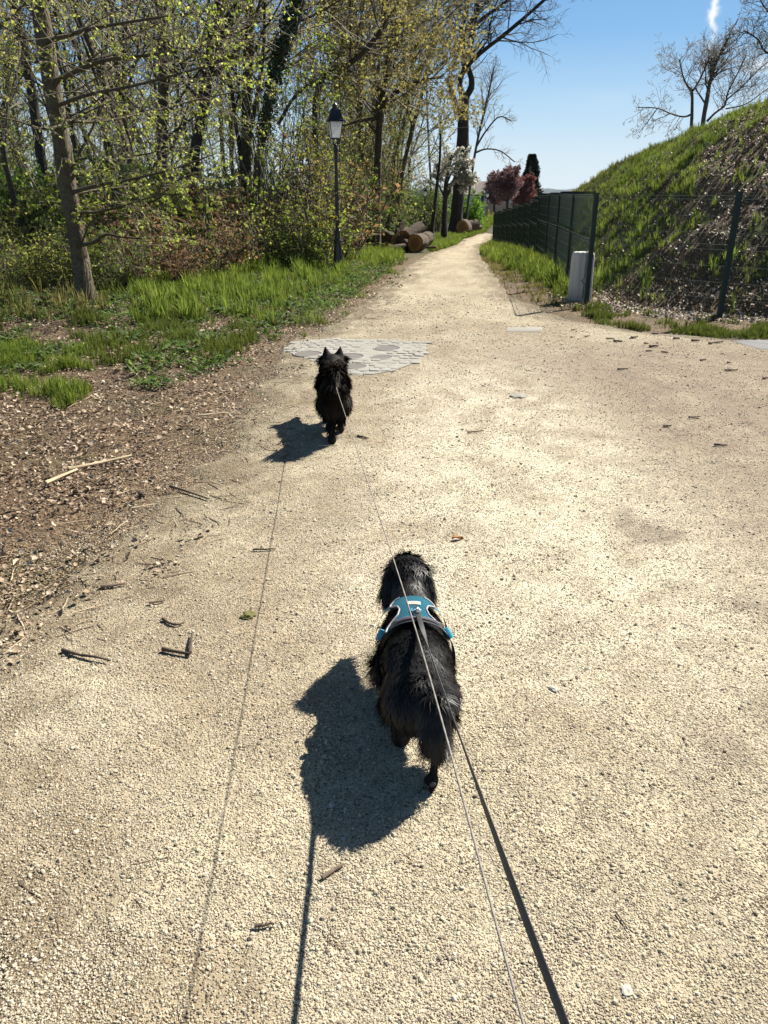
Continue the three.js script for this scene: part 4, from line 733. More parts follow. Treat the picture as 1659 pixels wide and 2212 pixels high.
// ---------------------------------------------------------------- street lamps
function makeLamp(label, x, d, turn) {
  const t = thing('street_lamp', label, 'street lamp', P(x, ground(x, d), d), turn, 'black lantern street lamps along the left of the path');
  const BLK = [0.012, 0.012, 0.014], lathe = (pts, n = 20) => { const g = new THREE.LatheGeometry(pts.map(([a, b]) => new THREE.Vector2(a, b)), n); g.setAttribute('color', new THREE.Float32BufferAttribute(new Float32Array(g.attributes.position.count * 3).map(() => 0.013), 3)); return g; };
  mesh('base', lathe([[0, 0], [0.15, 0], [0.15, 0.03], [0.13, 0.06], [0.115, 0.07], [0.125, 0.11], [0.105, 0.15], [0.098, 0.2], [0.088, 0.4], [0.07, 0.56], [0.078, 0.58], [0.085, 0.61], [0.07, 0.64], [0.058, 0.66], [0.052, 0.75], [0.064, 0.78], [0.064, 0.81], [0.046, 0.84], [0, 0.84]]), M.iron, t);
  mesh('pole', lathe([[0, 0.83], [0.042, 0.83], [0.038, 1.0], [0.038, 1.3], [0.043, 1.31], [0.043, 1.35], [0.036, 1.36], [0.034, 1.9], [0.031, 2.2], [0.033, 2.27], [0.044, 2.31], [0.044, 2.36], [0.032, 2.42], [0, 2.43]]), M.iron, t);
  const a0 = 0.083, a1 = 0.128, y0 = 2.53, y1 = 2.83, ft = new MB();
  for (const [sx, sz] of [[1, 1], [1, -1], [-1, -1], [-1, 1]]) {
    ft.tube([V(sx * a0, y0, sz * a0), V(sx * a1, y1, sz * a1)], 0.008, 5, BLK, true);
    ft.tube([V(sx * 0.02, 2.40, sz * 0.02), V(sx * 0.05, 2.44, sz * 0.05), V(sx * 0.055, 2.49, sz * 0.055), V(sx * a0, 2.525, sz * a0)], 0.008, 5, BLK, true);
  }
  for (const [y, a, h] of [[y0, a0, 0.018], [y1, a1, 0.014]]) for (const [u, w] of [[1, 0], [-1, 0], [0, 1], [0, -1]]) ft.box(u * a - (w ? a : 0.007), y - h, w * a - (u ? a : 0.007), u * a + (w ? a : 0.007), y + 0.004, w * a + (u ? a : 0.007), BLK);
  mesh('frame', ft.geo(), M.iron, t);
  for (let s = 0; s < 4; s++) { const b = new MB(), c = Math.cos(s * Math.PI / 2), n = Math.sin(s * Math.PI / 2), q = (x, y, z) => b.v(x * c + z * n, y, -x * n + z * c, WHITE); b.q(q(-a0, y0, a0 - 0.003), q(a0, y0, a0 - 0.003), q(a1, y1 - 0.012, a1 - 0.003), q(-a1, y1 - 0.012, a1 - 0.003)); mesh('pane', b.geo(), M.opal, t); }
  const rf = new MB(), rings = [[0.158, 2.83], [0.152, 2.85], [0.128, 2.88], [0.105, 2.95], [0.088, 3.02], [0.07, 3.05], [0.045, 3.06]], C = [[-1, 1], [1, 1], [1, -1], [-1, -1]];
  for (let s = 0; s < 4; s++) for (let k = 0; k < rings.length - 1; k++) { const [u, v] = [C[s], C[(s + 1) % 4]], [ra, ya] = rings[k], [rb, yb] = rings[k + 1]; rf.q(rf.v(u[0] * ra, ya, u[1] * ra, BLK), rf.v(v[0] * ra, ya, v[1] * ra, BLK), rf.v(v[0] * rb, yb, v[1] * rb, BLK), rf.v(u[0] * rb, yb, u[1] * rb, BLK)); }
  mesh('roof', rf.geo(), M.iron, t);
  mesh('finial', lathe([[0.045, 3.055], [0.045, 3.09], [0.058, 3.10], [0.05, 3.12], [0.022, 3.14], [0.018, 3.155], [0, 3.16]], 12), M.iron, t);
  return t;
}
{
  const [x, d] = G(731, 587), l1 = makeLamp('nearest and tallest-looking black street lamp on the grass verge', x, d, 0.22);
  for (const [px, dd, label] of [[917, 60, 'second black street lamp, behind the log pile'], [1050, 80, 'farthest black street lamp, by the yellow bollard']]) { const c = copyOf(l1, label), xx = at(px, 480, dd).x; c.position.set(xx, ground(xx, dd), -dd); }
}

// ---------------------------------------------------------------- green mesh fence
{
  const GREEN = [0.003, 0.021, 0.016], WIRE = [0.003, 0.021, 0.014], posts = [...FENCE.map(([d, x]) => [x, d])].slice(0, 15);
  const t = thing('mesh_fence', 'dark green welded mesh fence on square posts along the path and round the bank', 'fence', V(0, 0, 0));
  const front = [[2.98, 11.66], FB, [5.84, 8.92], [7.28, 7.54]], H = 1.52;
  const post = (x, d, h = H) => { const b = new MB(), y = ground(x, d); b.box(x - 0.03, y - 0.2, -d - 0.03, x + 0.03, y + h, -d + 0.03, GREEN); b.box(x - 0.034, y + h + 0.001, -d - 0.034, x + 0.034, y + h + 0.02, -d + 0.034, GREEN); mesh('post', b.geo(), M.green, t); };
  posts.forEach(([x, d]) => post(x, d)); front.slice(1).forEach(([x, d]) => post(x, d));
  const panel = ([x0, d0], [x1, d1], step, rows, wr) => {
    const b = new MB(), L = Math.hypot(x1 - x0, d1 - d0), n = Math.floor((L - 0.08) / step), y = Math.max(ground(x0, d0), ground(x1, d1)) + 0.03, ux = (x1 - x0) / L, ud = (d1 - d0) / L, nx = -ud, nd = ux, q = (s, h, o) => V(x0 + ux * s + nx * o, y + h, -(d0 + ud * s + nd * o));
    const folds = [0.26, 0.88, 1.46], bend = (h) => { for (const f of folds) { const k = Math.abs(h - f); if (k < 0.05) return 0.035 * (1 - k / 0.05); } return 0; };
    const hs = [0]; for (const f of folds) hs.push(f - 0.05, f, f + 0.05); hs.push(1.49);
    for (let k = 0; k <= n; k++) { const s = 0.04 + k * step; b.tube(hs.map((h) => q(s, h, bend(h))), wr, 4, WIRE); }
    for (let h = 0.02; h < 1.5; h += rows) b.tube([q(0.03, h, bend(h) + 0.005), q(L - 0.03, h, bend(h) + 0.005)], wr, 4, WIRE);
    for (const f of folds) for (const o of [0]) b.tube([q(0.03, f + o, bend(f + o) + 0.006), q(L - 0.03, f + o, bend(f + o) + 0.006)], wr * 1.15 + (wr > 0.002 && f > 0.5 ? 0.003 : 0), 4, WIRE);
    mesh('mesh_panel', b.geo(), M.green, t);
  };
  for (let i = 0; i < posts.length - 1; i++) panel(posts[i], posts[i + 1], 0.05, 0.2, i < 3 ? 0.0027 : 0.0036);
  for (let i = 0; i < front.length - 1; i++) panel(front[i], front[i + 1], 0.05, 0.2, 0.0019);
}
// ribbed pale cabinet behind the corner post
{
  const t = thing('utility_cabinet', 'weathered white ribbed utility pillar behind the fence corner post', 'utility cabinet', P(3.02, ground(3.02, 12.25) - 0.03, 12.25), 0.12);
  const b = new MB(), W = 0.165, Dp = 0.11, prof = []; const N = 48;
  for (let k = 0; k < N; k++) { const a = k / N * 2 * Math.PI, c = Math.cos(a), s = Math.sin(a), p = 0.25, x = Math.sign(c) * Math.pow(Math.abs(c), p * 2) * W, z = Math.sign(s) * Math.pow(Math.abs(s), p * 2) * Dp, rib = Math.abs(x) < W * 0.95 ? 0.022 * (Math.cos(x / W * Math.PI * 3) > -0.1 ? 1 : 0) : 0.012; prof.push([x, z + Math.sign(z) * rib]); }
  const lv = [[0, 1.06], [0.3, 1.02], [0.6, 0.985], [0.69, 0.97], [0.725, 0.93], [0.745, 0.85], [0.755, 0.7]], r = rng(5);
  lv.forEach(([y, k]) => prof.forEach(([x, z]) => b.v(x * k, y, z * (0.3 + 0.7 * k), jit(r, y < 0.12 ? [0.30, 0.28, 0.24] : [0.50, 0.49, 0.45], 0.05), x, y)));
  for (let j = 0; j < lv.length - 1; j++) for (let k = 0; k < N; k++) b.q(j * N + k, j * N + (k + 1) % N, (j + 1) * N + (k + 1) % N, (j + 1) * N + k);
  const m = b.v(0, 0.758, 0, [0.52, 0.51, 0.47]); for (let k = 0; k < N; k++) b.t((lv.length - 1) * N + k, (lv.length - 1) * N + (k + 1) % N, m);
  const g = b.geo(); mesh('body', g, M.concrete, t);
  const lk = new MB(); lk.tube([V(0.09, 0.33, 0.112), V(0.09, 0.33, 0.128)], 0.013, 10, [0.03, 0.03, 0.03], true); mesh('lock', lk.geo(), M.iron, t);
}

// ---------------------------------------------------------------- logs
const woodTex = (() => { const S = 256, data = new Uint8Array(S * S * 4), r = rng(71); for (let y = 0; y < S; y++) for (let x = 0; x < S; x++) { const u = x / S * 2 - 1, v = y / S * 2 - 1, q = Math.hypot(u, v), a = Math.atan2(v, u), ring = 0.86 + 0.14 * Math.sin(q * 70 + 2 * n2(u * 2, v * 2)), crack = Math.abs(Math.sin(a * 2.5 + 0.3 * n2(u * 3, v * 3))) < 0.03 && q > 0.15 ? 0.5 : 1, k = ring * crack * (q > 0.62 ? 1.12 : 0.9) * (0.94 + 0.12 * r()), i = (y * S + x) * 4; data[i] = clamp(232 * k, 0, 255); data[i + 1] = clamp(190 * k, 0, 255); data[i + 2] = clamp(140 * k, 0, 255); data[i + 3] = 255; } return tex(data, S, true); })();
M.cut = std({ map: woodTex, roughness: 0.85 });
function makeLog(label, p, dir, len, rad, seed, group, half) {
  const r = rng(seed), t = thing('log', label, 'log', p, 0, group), d = dir.clone().normalize(), A = d.clone().multiplyScalar(-len / 2), B = d.clone().multiplyScalar(len / 2), bk = new MB(), pts = [0, 0.25, 0.5, 0.75, 1].map((k) => A.clone().lerp(B, k).add(V(shift(r), shift(r), shift(r)).multiplyScalar(rad * 0.05)));
  const lob = r() * 6, sq = (a) => 1 + 0.06 * Math.sin(2 * a + lob) + 0.05 * Math.sin(3 * a - lob) - (half ? 0.45 * smooth(0.2, 1, Math.cos(a - half)) : 0);
  bk.tube(pts, rad, 18, () => jit(r, [0.12, 0.085, 0.06], 0.15), false, sq); mesh('bark', bk.geo(), M.bark, t);
  const n0 = Math.abs(d.z) > 0.9 ? V(1, 0, 0) : V(0, 0, 1), N = n0.addScaledVector(d, -n0.dot(d)).normalize(), S = V(0, 0, 0).crossVectors(d, N);
  for (const [c, k] of [[pts[0], -1], [pts[4], 1]]) { const b = new MB(), m = b.v(c.x + d.x * 0.004 * k, c.y + d.y * 0.004 * k, c.z + d.z * 0.004 * k, [0.45, 0.33, 0.21], 0.5, 0.5), ids = []; for (let i = 0; i < 18; i++) { const a = i / 18 * 6.2832, q = rad * 0.97 * sq(a); ids.push(b.v(c.x + (N.x * Math.cos(a) + S.x * Math.sin(a)) * q + d.x * 0.003 * k, c.y + (N.y * Math.cos(a) + S.y * Math.sin(a)) * q + d.y * 0.003 * k, c.z + (N.z * Math.cos(a) + S.z * Math.sin(a)) * q + d.z * 0.003 * k, [0.45, 0.33, 0.21], 0.5 + 0.5 * Math.cos(a), 0.5 + 0.5 * Math.sin(a))); } for (let i = 0; i < 18; i++) k > 0 ? b.t(m, ids[i], ids[(i + 1) % 18]) : b.t(m, ids[(i + 1) % 18], ids[i]); mesh('cut_face', b.geo(), M.cut, t); }
  return t;
}
{
  const L = (px, py, d, dir, len, rad, seed, label, half) => { const p = at(px, py, d); makeLog(label, p, dir, len * 0.95, rad * 0.86, seed, 'logs in the pile beside the path', half); };
  L(904, 524, 29.6, V(0.35, 0.02, -0.8), 0.75, 0.35, 701, 'largest round log with an orange cut face at the right of the pile');
  L(917, 518, 30.5, V(0.3, 0.05, -0.8), 0.6, 0.33, 702, 'bark-covered log tucked behind the largest log');
  L(876, 528, 29.8, V(-0.5, 0.35, -0.6), 0.8, 0.24, 703, 'split log leaning against the largest log', 2.2);
  L(859, 537, 29.4, V(0.8, 0.1, -0.5), 0.6, 0.17, 704, 'small pale split log lying at the front of the pile', 1.2);
  L(862, 500, 30.4, V(0.3, 0.75, -0.45), 0.8, 0.2, 705, 'split log standing up at the top of the pile', 0.6);
  L(893, 502, 30.3, V(0.6, 0.3, -0.6), 0.9, 0.3, 706, 'wide log with a sunlit rim on top of the pile', 1.8);
  L(842, 512, 30.2, V(-0.5, 0.2, -0.8), 0.8, 0.22, 707, 'dark log at the left shoulder of the pile');
  L(845, 533, 29.9, V(0.6, -0.1, -0.6), 0.6, 0.2, 708, 'short dark log at the lower left of the pile', 3);
  L(876, 511, 30.6, V(0.2, 0.1, -0.9), 0.8, 0.3, 709, 'log in the shaded heart of the pile');
  L(836, 526, 30.6, V(0.3, 0.3, -0.7), 0.6, 0.2, 710, 'leftmost log of the pile half under the bushes');
  L(932, 535, 29.2, V(0.9, 0.02, 0.2), 0.4, 0.06, 711, 'thin pale piece of wood lying right of the pile', 1);
  const q = (px, py, d, dir, len, rad, seed, label) => makeLog(label, at(px, py, d), dir, len, rad, seed, 'logs lying by the big tree');
  q(1003, 490, 56, V(0.25, 0.02, -0.8), 1.0, 0.45, 721, 'single big log with a brown cut face beside the big tree'); q(1018, 487, 57.5, V(0.8, 0.1, -0.6), 0.9, 0.38, 722, 'second big log with a pale cut end behind the single one'); q(1034, 491, 60, V(0.5, 0, -0.6), 0.4, 0.17, 723, 'small round log on the grass right of the two big ones');
  // fallen trunk at the left, brushwood behind the verge
  const f = thing('fallen_log', 'mossy fallen trunk lying behind the nearest tree', 'fallen trunk', at(90, 590, 16.5)), ft = new MB(), r = rng(730), pts = [[-120, 600], [40, 588], [160, 583], [270, 581]].map(([x, y]) => at(x, y, 16.5).sub(f.position));
  ft.tube(curve(pts, 14), 0.15, 12, () => jit(r, [0.19, 0.16, 0.11], 0.2), true, (a, k) => 1 + 0.08 * Math.sin(3 * a + k)); mesh('trunk', ft.geo(), M.bark, f);
  const bw = thing('brushwood', 'heap of pale dead branches between the ivy-clad tree and the first lamp', 'brushwood', at(640, 445, 21.5));
  const lines = [[[582, 412], [640, 408], [720, 425]], [[585, 414], [650, 430], [745, 440]], [[570, 440], [650, 425], [735, 418]], [[660, 440], [700, 405], [712, 385]], [[600, 452], [680, 440], [750, 446]], [[630, 462], [690, 446], [740, 430]], [[610, 420], [655, 445], [690, 470]]];
  lines.forEach((l, i) => { const b = new MB(); b.tube(curve(l.map(([x, y], k) => at(x, y, 21.5 + shift(r) * 0.8).sub(bw.position)), 8), [0.05, 0.048, 0.045, 0.042, 0.04, 0.035, 0.03, 0.026, 0.02], 6, () => jit(r, [0.33, 0.27, 0.2], 0.2)); mesh('branch', b.geo(), M.bark, bw); });
}

// ---------------------------------------------------------------- paved patch, covers, slabs
{
  const out = poly([[610, 758], [636, 740], [700, 734], [800, 735], [922, 741], [920, 762], [905, 782], [850, 803], [800, 811], [762, 812], [700, 790], [650, 772]]);
  const base = [...out.map(([x, d]) => [x, d])], b = new MB(), cx = out.reduce((s, q) => s + q[0], 0) / out.length, cd = out.reduce((s, q) => s + q[1], 0) / out.length;
  const m = b.v(cx, pathH(cx, cd) + 0.005, -cd, [0.25, 0.235, 0.20]); const ids = base.map(([x, d]) => b.v(x, pathH(x, d) + 0.004, -d, [0.25, 0.235, 0.20], x, d)); ids.forEach((k, i) => b.t(m, k, ids[(i + 1) % ids.length]));
  const bg = b.geo(), up = bg.attributes.normal; if (up.getY(0) < 0) { const ix = bg.index.array; for (let i = 0; i < ix.length; i += 3) [ix[i], ix[i + 1]] = [ix[i + 1], ix[i]]; bg.computeVertexNormals(); }
  const bed = setting('paved_patch', bg, M.stone, 'patch of pale grey stone setts with round covers set into the gravel', 'paving');
  const discs = [[665, 767, 0.135], [754, 773, 0.14], [836, 755, 0.13], [825, 774, 0.10], [768, 795, 0.10]].map(([x, y, r]) => [...G(x, y), r]);
  const shapes = [0, 1, 2, 3].map((v) => { const r = rng(740 + v), s = new MB(), o = (x, z) => [x + 0.006 * shift(r), z + 0.006 * shift(r)], T = [o(-0.5, 0.5), o(0.5, 0.5), o(0.5, -0.5), o(-0.5, -0.5)], col = WHITE, ti = T.map(([x, z]) => s.v(x * 0.86, 0.022 + 0.004 * r(), z * 0.86, col)), mi = T.map(([x, z]) => s.v(x * 0.98, 0.012, z * 0.98, col)), bi = T.map(([x, z]) => s.v(x, -0.02, z, col)); s.q(...ti); for (let k = 0; k < 4; k++) { const n = (k + 1) % 4; s.q(mi[k], mi[n], ti[n], ti[k]); s.q(bi[k], bi[n], mi[n], mi[k]); } return s.geo(); });
  const tones = [[0.255, 0.243, 0.212], [0.24, 0.226, 0.196], [0.27, 0.258, 0.226], [0.23, 0.216, 0.186], [0.25, 0.235, 0.203]].map((c) => new THREE.MeshStandardMaterial({ color: new THREE.Color().setRGB(...c), roughness: 0.85 }));
  const r = rng(750); let j = 0, count = 0;
  for (let d = 6.8; d < 9.1; d += 0.118, j++) for (let x = -1.6; x < 1.0; x += 0.112) {
    const xx = x + (j % 2) * 0.056 + 0.01 * shift(r), dd = d + 0.006 * shift(r); if (!inside(out, xx, dd) || discs.some(([a, c, q]) => Math.hypot(a - xx, c - dd) < q + 0.045) || count >= 400) continue;
    const s = new THREE.Mesh(shapes[Math.floor(r() * 4)], tones[Math.floor(r() * 5)]); s.name = 'sett'; s.castShadow = s.receiveShadow = true; s.position.set(xx, pathH(xx, dd) - 0.014 + 0.002 * shift(r), -dd); s.scale.set(0.106 + 0.01 * shift(r), 1, 0.112 + 0.006 * shift(r)); s.rotation.y = 0.04 * shift(r); bed.add(s); count++;
  }
  const names = ['leftmost', 'middle', 'far right', 'near right', 'nearest'];
  discs.forEach(([x, d, q], i) => {
    const t = thing('valve_cover', `${names[i]} small round cover set in the paved patch`, 'cover', P(x, pathH(x, d), d)), c = new MB(), k = new MB();
    c.tube([V(0, -0.01, 0), V(0, 0.008, 0), V(0, 0.011, 0)], [q, q, q * 0.95], 24, [0.13, 0.115, 0.105], true); k.tube(Array.from({ length: 25 }, (_, a) => V(Math.cos(a / 24 * 6.2832) * q * 1.1, 0.002, Math.sin(a / 24 * 6.2832) * q * 1.1)), 0.012, 6, [0.25, 0.235, 0.21]);
    mesh('lid', c.geo(), M.concrete, t); mesh('rim', k.geo(), M.concrete, t);
  });
  const slab = (label, pts, col, seed) => { const pl = poly(pts), t = new MB(), h = 0.012, r2 = rng(seed), o = pl[0], y = (x, d) => ground(x, d) + h; const tp = pl.map(([x, d]) => t.v(x, y(x, d), -d, jit(r2, col, 0.06), x, d)); const lo = pl.map(([x, d]) => t.v(x, y(x, d) - 0.06, -d, col, x, d)); const n = pl.length; for (let i = 1; i < n - 1; i++) t.t(tp[0], tp[i], tp[i + 1]); for (let i = 0; i < n; i++) t.q(lo[i], lo[(i + 1) % n], tp[(i + 1) % n], tp[i]); setting('slab', t.geo(), M.concrete, label, 'slab'); };
  slab('pale rectangular slab sunk in the path near the fence shadow', [[1093, 718], [1167, 719], [1172, 712], [1170, 709], [1097, 709]], [0.235, 0.22, 0.185], 761);
  slab('grey concrete slab at the right picture edge', [[1640, 757], [1760, 765], [1760, 742], [1640, 738], [1580, 738]], [0.15, 0.15, 0.15], 762);
}

// ---------------------------------------------------------------- sticks, chips and stones one can point at
function stick(label, pts, rad, col, seed, group, fork) {
  const r = rng(seed), o = gp(...pts[0]), t = thing('twig', label, 'twig', o, 0, group), b = new MB(), w = pts.map(([x, y]) => gp(x, y, rad * 1.1 + 0.008).sub(o)), n = 7;
  const cv = w.length > 2 ? curve(w, n) : Array.from({ length: n + 1 }, (_, i) => w[0].clone().lerp(w[1], i / n).add(V(shift(r), 0.3 * shift(r), shift(r)).multiplyScalar(rad * 0.5)));
  b.tube(cv, cv.map((_, i) => rad * (1 - 0.45 * i / n) * (1 + 0.12 * shift(r))), 7, () => jit(r, col, 0.2), true); mesh('stem', b.geo(), M.twig, t);
  if (fork) { const f = new MB(), q = fork.map(([x, y]) => gp(x, y, rad + 0.01).sub(o)); f.tube([q[0], q[0].clone().lerp(q[1], 0.5).add(V(0, 0.004, 0)), q[1]], [rad * 0.75, rad * 0.6, rad * 0.4], 6, () => jit(r, col, 0.2), true); mesh('fork', f.geo(), M.twig, t); }
  return t;
}
const DK = [0.075, 0.052, 0.036], MD = [0.15, 0.11, 0.075], PL = [0.42, 0.33, 0.21];
stick('thick broken twig with a side shoot left of the near dog', [[352, 1410], [382, 1416], [413, 1421]], 0.0085, DK, 801, null, [[412, 1419], [416, 1377]]);
stick('forked dark twig lying far left of the near dog', [[136, 1412], [160, 1419], [181, 1425]], 0.008, DK, 802, null, [[178, 1424], [240, 1436]]);
stick('straight dark stick left of the near dog head', [[546, 1193], [597, 1191]], 0.005, DK, 803);
stick('short stick with a pale top lying above the forked twigs', [[321, 1309], [358, 1304]], 0.006, MD, 804);
stick('crooked twig just above the thick broken twig', [[352, 1343], [368, 1353], [386, 1356], [398, 1352]], 0.006, DK, 805);
stick('dark bark strip left of the pale gravel near the litter edge', [[218, 1275], [245, 1272], [272, 1268]], 0.009, MD, 806);
stick('dark stick right of the far dog leash', [[772, 946], [796, 951]], 0.007, DK, 807);
stick('thin stick on the gravel right of the far dog', [[1010, 938], [1044, 935]], 0.007, MD, 808);
stick('long pale splinter at the edge of the leaf litter', [[100, 1052], [140, 1034], [168, 1022]], 0.014, PL, 809);
stick('pale peeled branch in the leaf litter', [[150, 1020], [230, 1003], [285, 990]], 0.011, PL, 810);
stick('long brown stick on the litter left of the far dog', [[368, 1056], [400, 1066], [452, 1084]], 0.009, MD, 811);
stick('short brown stick by the left edge of the paved patch', [[430, 902], [500, 895]], 0.008, PL, 812);
stick('stick lying by the far dog rear paw', [[690, 967], [730, 966]], 0.005, PL, 813);
stick('dark twig in front of the near dog shadow', [[696, 1905], [722, 1888], [742, 1876]], 0.006, MD, 814);
stick('short black stick left of the leash shadow at the bottom', [[552, 2010], [592, 2004]], 0.005, DK, 815);
stick('slender twig at the lower right among the gravel', [[1330, 1978], [1342, 1994], [1357, 2016]], 0.0022, DK, 816);
[[1335, 741, 20], [1371, 731, 16], [1412, 750, 20], [1461, 735, 16], [1503, 739, 18], [1546, 743, 30], [1436, 763, 16], [1402, 760, 14], [1519, 776, 12], [1575, 783, 8], [1318, 733, 18], [1268, 729, 10], [1396, 744, 10], [1240, 716, 10], [1660, 815, 26], [1580, 800, 26], [1345, 800, 22], [1500, 905, 24], [1555, 965, 28], [1440, 925, 18]].forEach(([x, y, w], i) => stick('small dark chip of bark on the gravel below the right bank', [[x - w / 2, y + (i % 3) - 1], [x + w / 2, y - (i % 2)]], i < 6 ? 0.014 : 0.009, i % 4 === 1 ? MD : DK, 830 + i, 'bark chips on the gravel below the right bank'));
function rock(label, px, py, w, col, seed, flat = 0.55) {
  const r = rng(seed), p = gp(px, py), d = -p.z, s = w * d / 1900, g = new THREE.IcosahedronGeometry(1, 2), q = g.attributes.position, c = new Float32Array(q.count * 3), seen = new Map();
  for (let i = 0; i < q.count; i++) { const x = q.getX(i), y = q.getY(i), z = q.getZ(i), k = 0.85 + 0.22 * n3(x * 1.4 + seed, y * 1.4, z * 1.4); q.setXYZ(i, x * k * s, y * k * s * flat, z * k * s * 0.8); const t = jit(rng(Math.round((x + 2) * 90 + (y + 2) * 900 + (z + 2) * 9000)), col, 0.15); c.set(t, i * 3); }
  g.setAttribute('color', new THREE.BufferAttribute(c, 3)); g.computeVertexNormals();
  const m = mesh('stone', g, M.stone, scene); m.position.copy(p); m.position.y += s * flat * 0.45; m.rotation.y = r() * 6; return tag(m, label, 'stone');
}
rock('pale stone inside the near dog shadow', 717, 1743, 17, [0.4, 0.38, 0.33], 851);
rock('whitish stone right of the near dog', 1196, 1492, 19, [0.4, 0.38, 0.33], 852);
rock('flat pale stone lying alone in the sunny path', 1120, 858, 30, [0.25, 0.23, 0.19], 853, 0.2);
rock('brownish stone right of the leash low in the picture', 1185, 1884, 14, [0.30, 0.23, 0.17], 854, 0.8);
rock('pale flat stone at the lower right', 1353, 2143, 34, [0.38, 0.35, 0.29], 855, 0.4);
rock('mossy clump on the gravel left of the near dog', 537, 1333, 27, [0.11, 0.105, 0.03], 856, 0.45);
rock('dark clod on the soil left of the far dog', 307, 1440 - 370, 14, [0.09, 0.06, 0.045], 857, 0.7);
rock('small whitish stone by the near dog shadow', 742, 1817, 12, [0.42, 0.4, 0.35], 858, 0.8);
{
  const p = gp(988, 1168, 0.006), b = new MB(), N = 6; for (let i = 0; i <= N; i++) { const t = i / N, w = 0.013 * Math.sin(Math.PI * (0.06 + 0.9 * t)); for (const s of [-1, 0, 1]) b.v((t - 0.5) * 0.06, 0.004 + 0.012 * Math.abs(s) + 0.006 * Math.sin(t * 5), s * w, [0.30, 0.13, 0.03]); } for (let i = 0; i < N; i++) for (let s = 0; s < 2; s++) b.q(i * 3 + s, i * 3 + s + 1, i * 3 + s + 4, i * 3 + s + 3);
  const m = mesh('fallen_leaf', b.geo(), M.litter, scene); m.position.copy(p); m.rotation.y = 0.3; tag(m, 'single orange-brown dry leaf on the gravel above the near dog', 'leaf');
}

// ---------------------------------------------------------------- dogs
// bones [ax, ah, ad, bx, bh, bd, ra, rb] in metres: across, up, ahead
const smin = (a, b, k) => { const h = Math.max(k - Math.abs(a - b), 0) / k; return Math.min(a, b) - h * h * k * 0.25; };
function field(bones, k) {
  const B = bones.map(([ax, ay, az, bx, by, bz, ra, rb, kk]) => ({ ax, ay, az: -az, dx: bx - ax, dy: by - ay, dz: -bz + az, ra, rb, kk: kk ?? k, l: (bx - ax) ** 2 + (by - ay) ** 2 + (bz - az) ** 2 || 1e-9 }));
  return (x, y, z) => {
    let d = 1;
    for (const b of B) { const px = x - b.ax, py = y - b.ay, pz = z - b.az, t = clamp((px * b.dx + py * b.dy + pz * b.dz) / b.l), qx = px - b.dx * t, qy = py - b.dy * t, qz = pz - b.dz * t; d = smin(d, Math.sqrt(qx * qx + qy * qy + qz * qz) - lerp(b.ra, b.rb, t), b.kk); }
    return d;
  };
}
function surface(f, lo, hi, c, colF) {                                 // surface nets
  const n = [0, 1, 2].map((i) => Math.ceil((hi[i] - lo[i]) / c) + 1), [X, Y, Z] = n, F = new Float32Array(X * Y * Z), id = (i, j, k) => (k * Y + j) * X + i;
  for (let k = 0; k < Z; k++) for (let j = 0; j < Y; j++) for (let i = 0; i < X; i++) F[id(i, j, k)] = f(lo[0] + i * c, lo[1] + j * c, lo[2] + k * c);
  const vi = new Int32Array(X * Y * Z).fill(-1), b = new MB(), E = [[0, 1], [2, 3], [4, 5], [6, 7], [0, 2], [1, 3], [4, 6], [5, 7], [0, 4], [1, 5], [2, 6], [3, 7]];
  for (let k = 0; k < Z - 1; k++) for (let j = 0; j < Y - 1; j++) for (let i = 0; i < X - 1; i++) {
    const v = []; let m = 0; for (let q = 0; q < 8; q++) { v[q] = F[id(i + (q & 1), j + ((q >> 1) & 1), k + (q >> 2))]; if (v[q] < 0) m++; }
    if (m === 0 || m === 8) continue;
    let sx = 0, sy = 0, sz = 0, s = 0;
    for (const [p, q] of E) if ((v[p] < 0) !== (v[q] < 0)) { const t = v[p] / (v[p] - v[q]); sx += lerp(p & 1, q & 1, t); sy += lerp((p >> 1) & 1, (q >> 1) & 1, t); sz += lerp(p >> 2, q >> 2, t); s++; }
    const x = lo[0] + (i + sx / s) * c, y = lo[1] + (j + sy / s) * c, z = lo[2] + (k + sz / s) * c; vi[id(i, j, k)] = b.v(x, y, z, colF(x, y, z));
  }
  for (let k = 1; k < Z - 1; k++) for (let j = 1; j < Y - 1; j++) for (let i = 1; i < X - 1; i++) {
    const a = F[id(i, j, k)] < 0;
    if (a !== F[id(i + 1, j, k)] < 0) { const q = [vi[id(i, j - 1, k - 1)], vi[id(i, j, k - 1)], vi[id(i, j, k)], vi[id(i, j - 1, k)]]; a ? b.q(...q) : b.q(...q.reverse()); }
    if (a !== F[id(i, j + 1, k)] < 0) { const q = [vi[id(i - 1, j, k - 1)], vi[id(i - 1, j, k)], vi[id(i, j, k)], vi[id(i, j, k - 1)]]; a ? b.q(...q) : b.q(...q.reverse()); }
    if (a !== F[id(i, j, k + 1)] < 0) { const q = [vi[id(i - 1, j - 1, k)], vi[id(i, j - 1, k)], vi[id(i, j, k)], vi[id(i - 1, j, k)]]; a ? b.q(...q) : b.q(...q.reverse()); }
  }
  return b;
}
const gradient = (f, x, y, z, e = 0.004) => V(f(x + e, y, z) - f(x - e, y, z), f(x, y + e, z) - f(x, y - e, z), f(x, y, z + e) - f(x, y, z - e)).normalize();
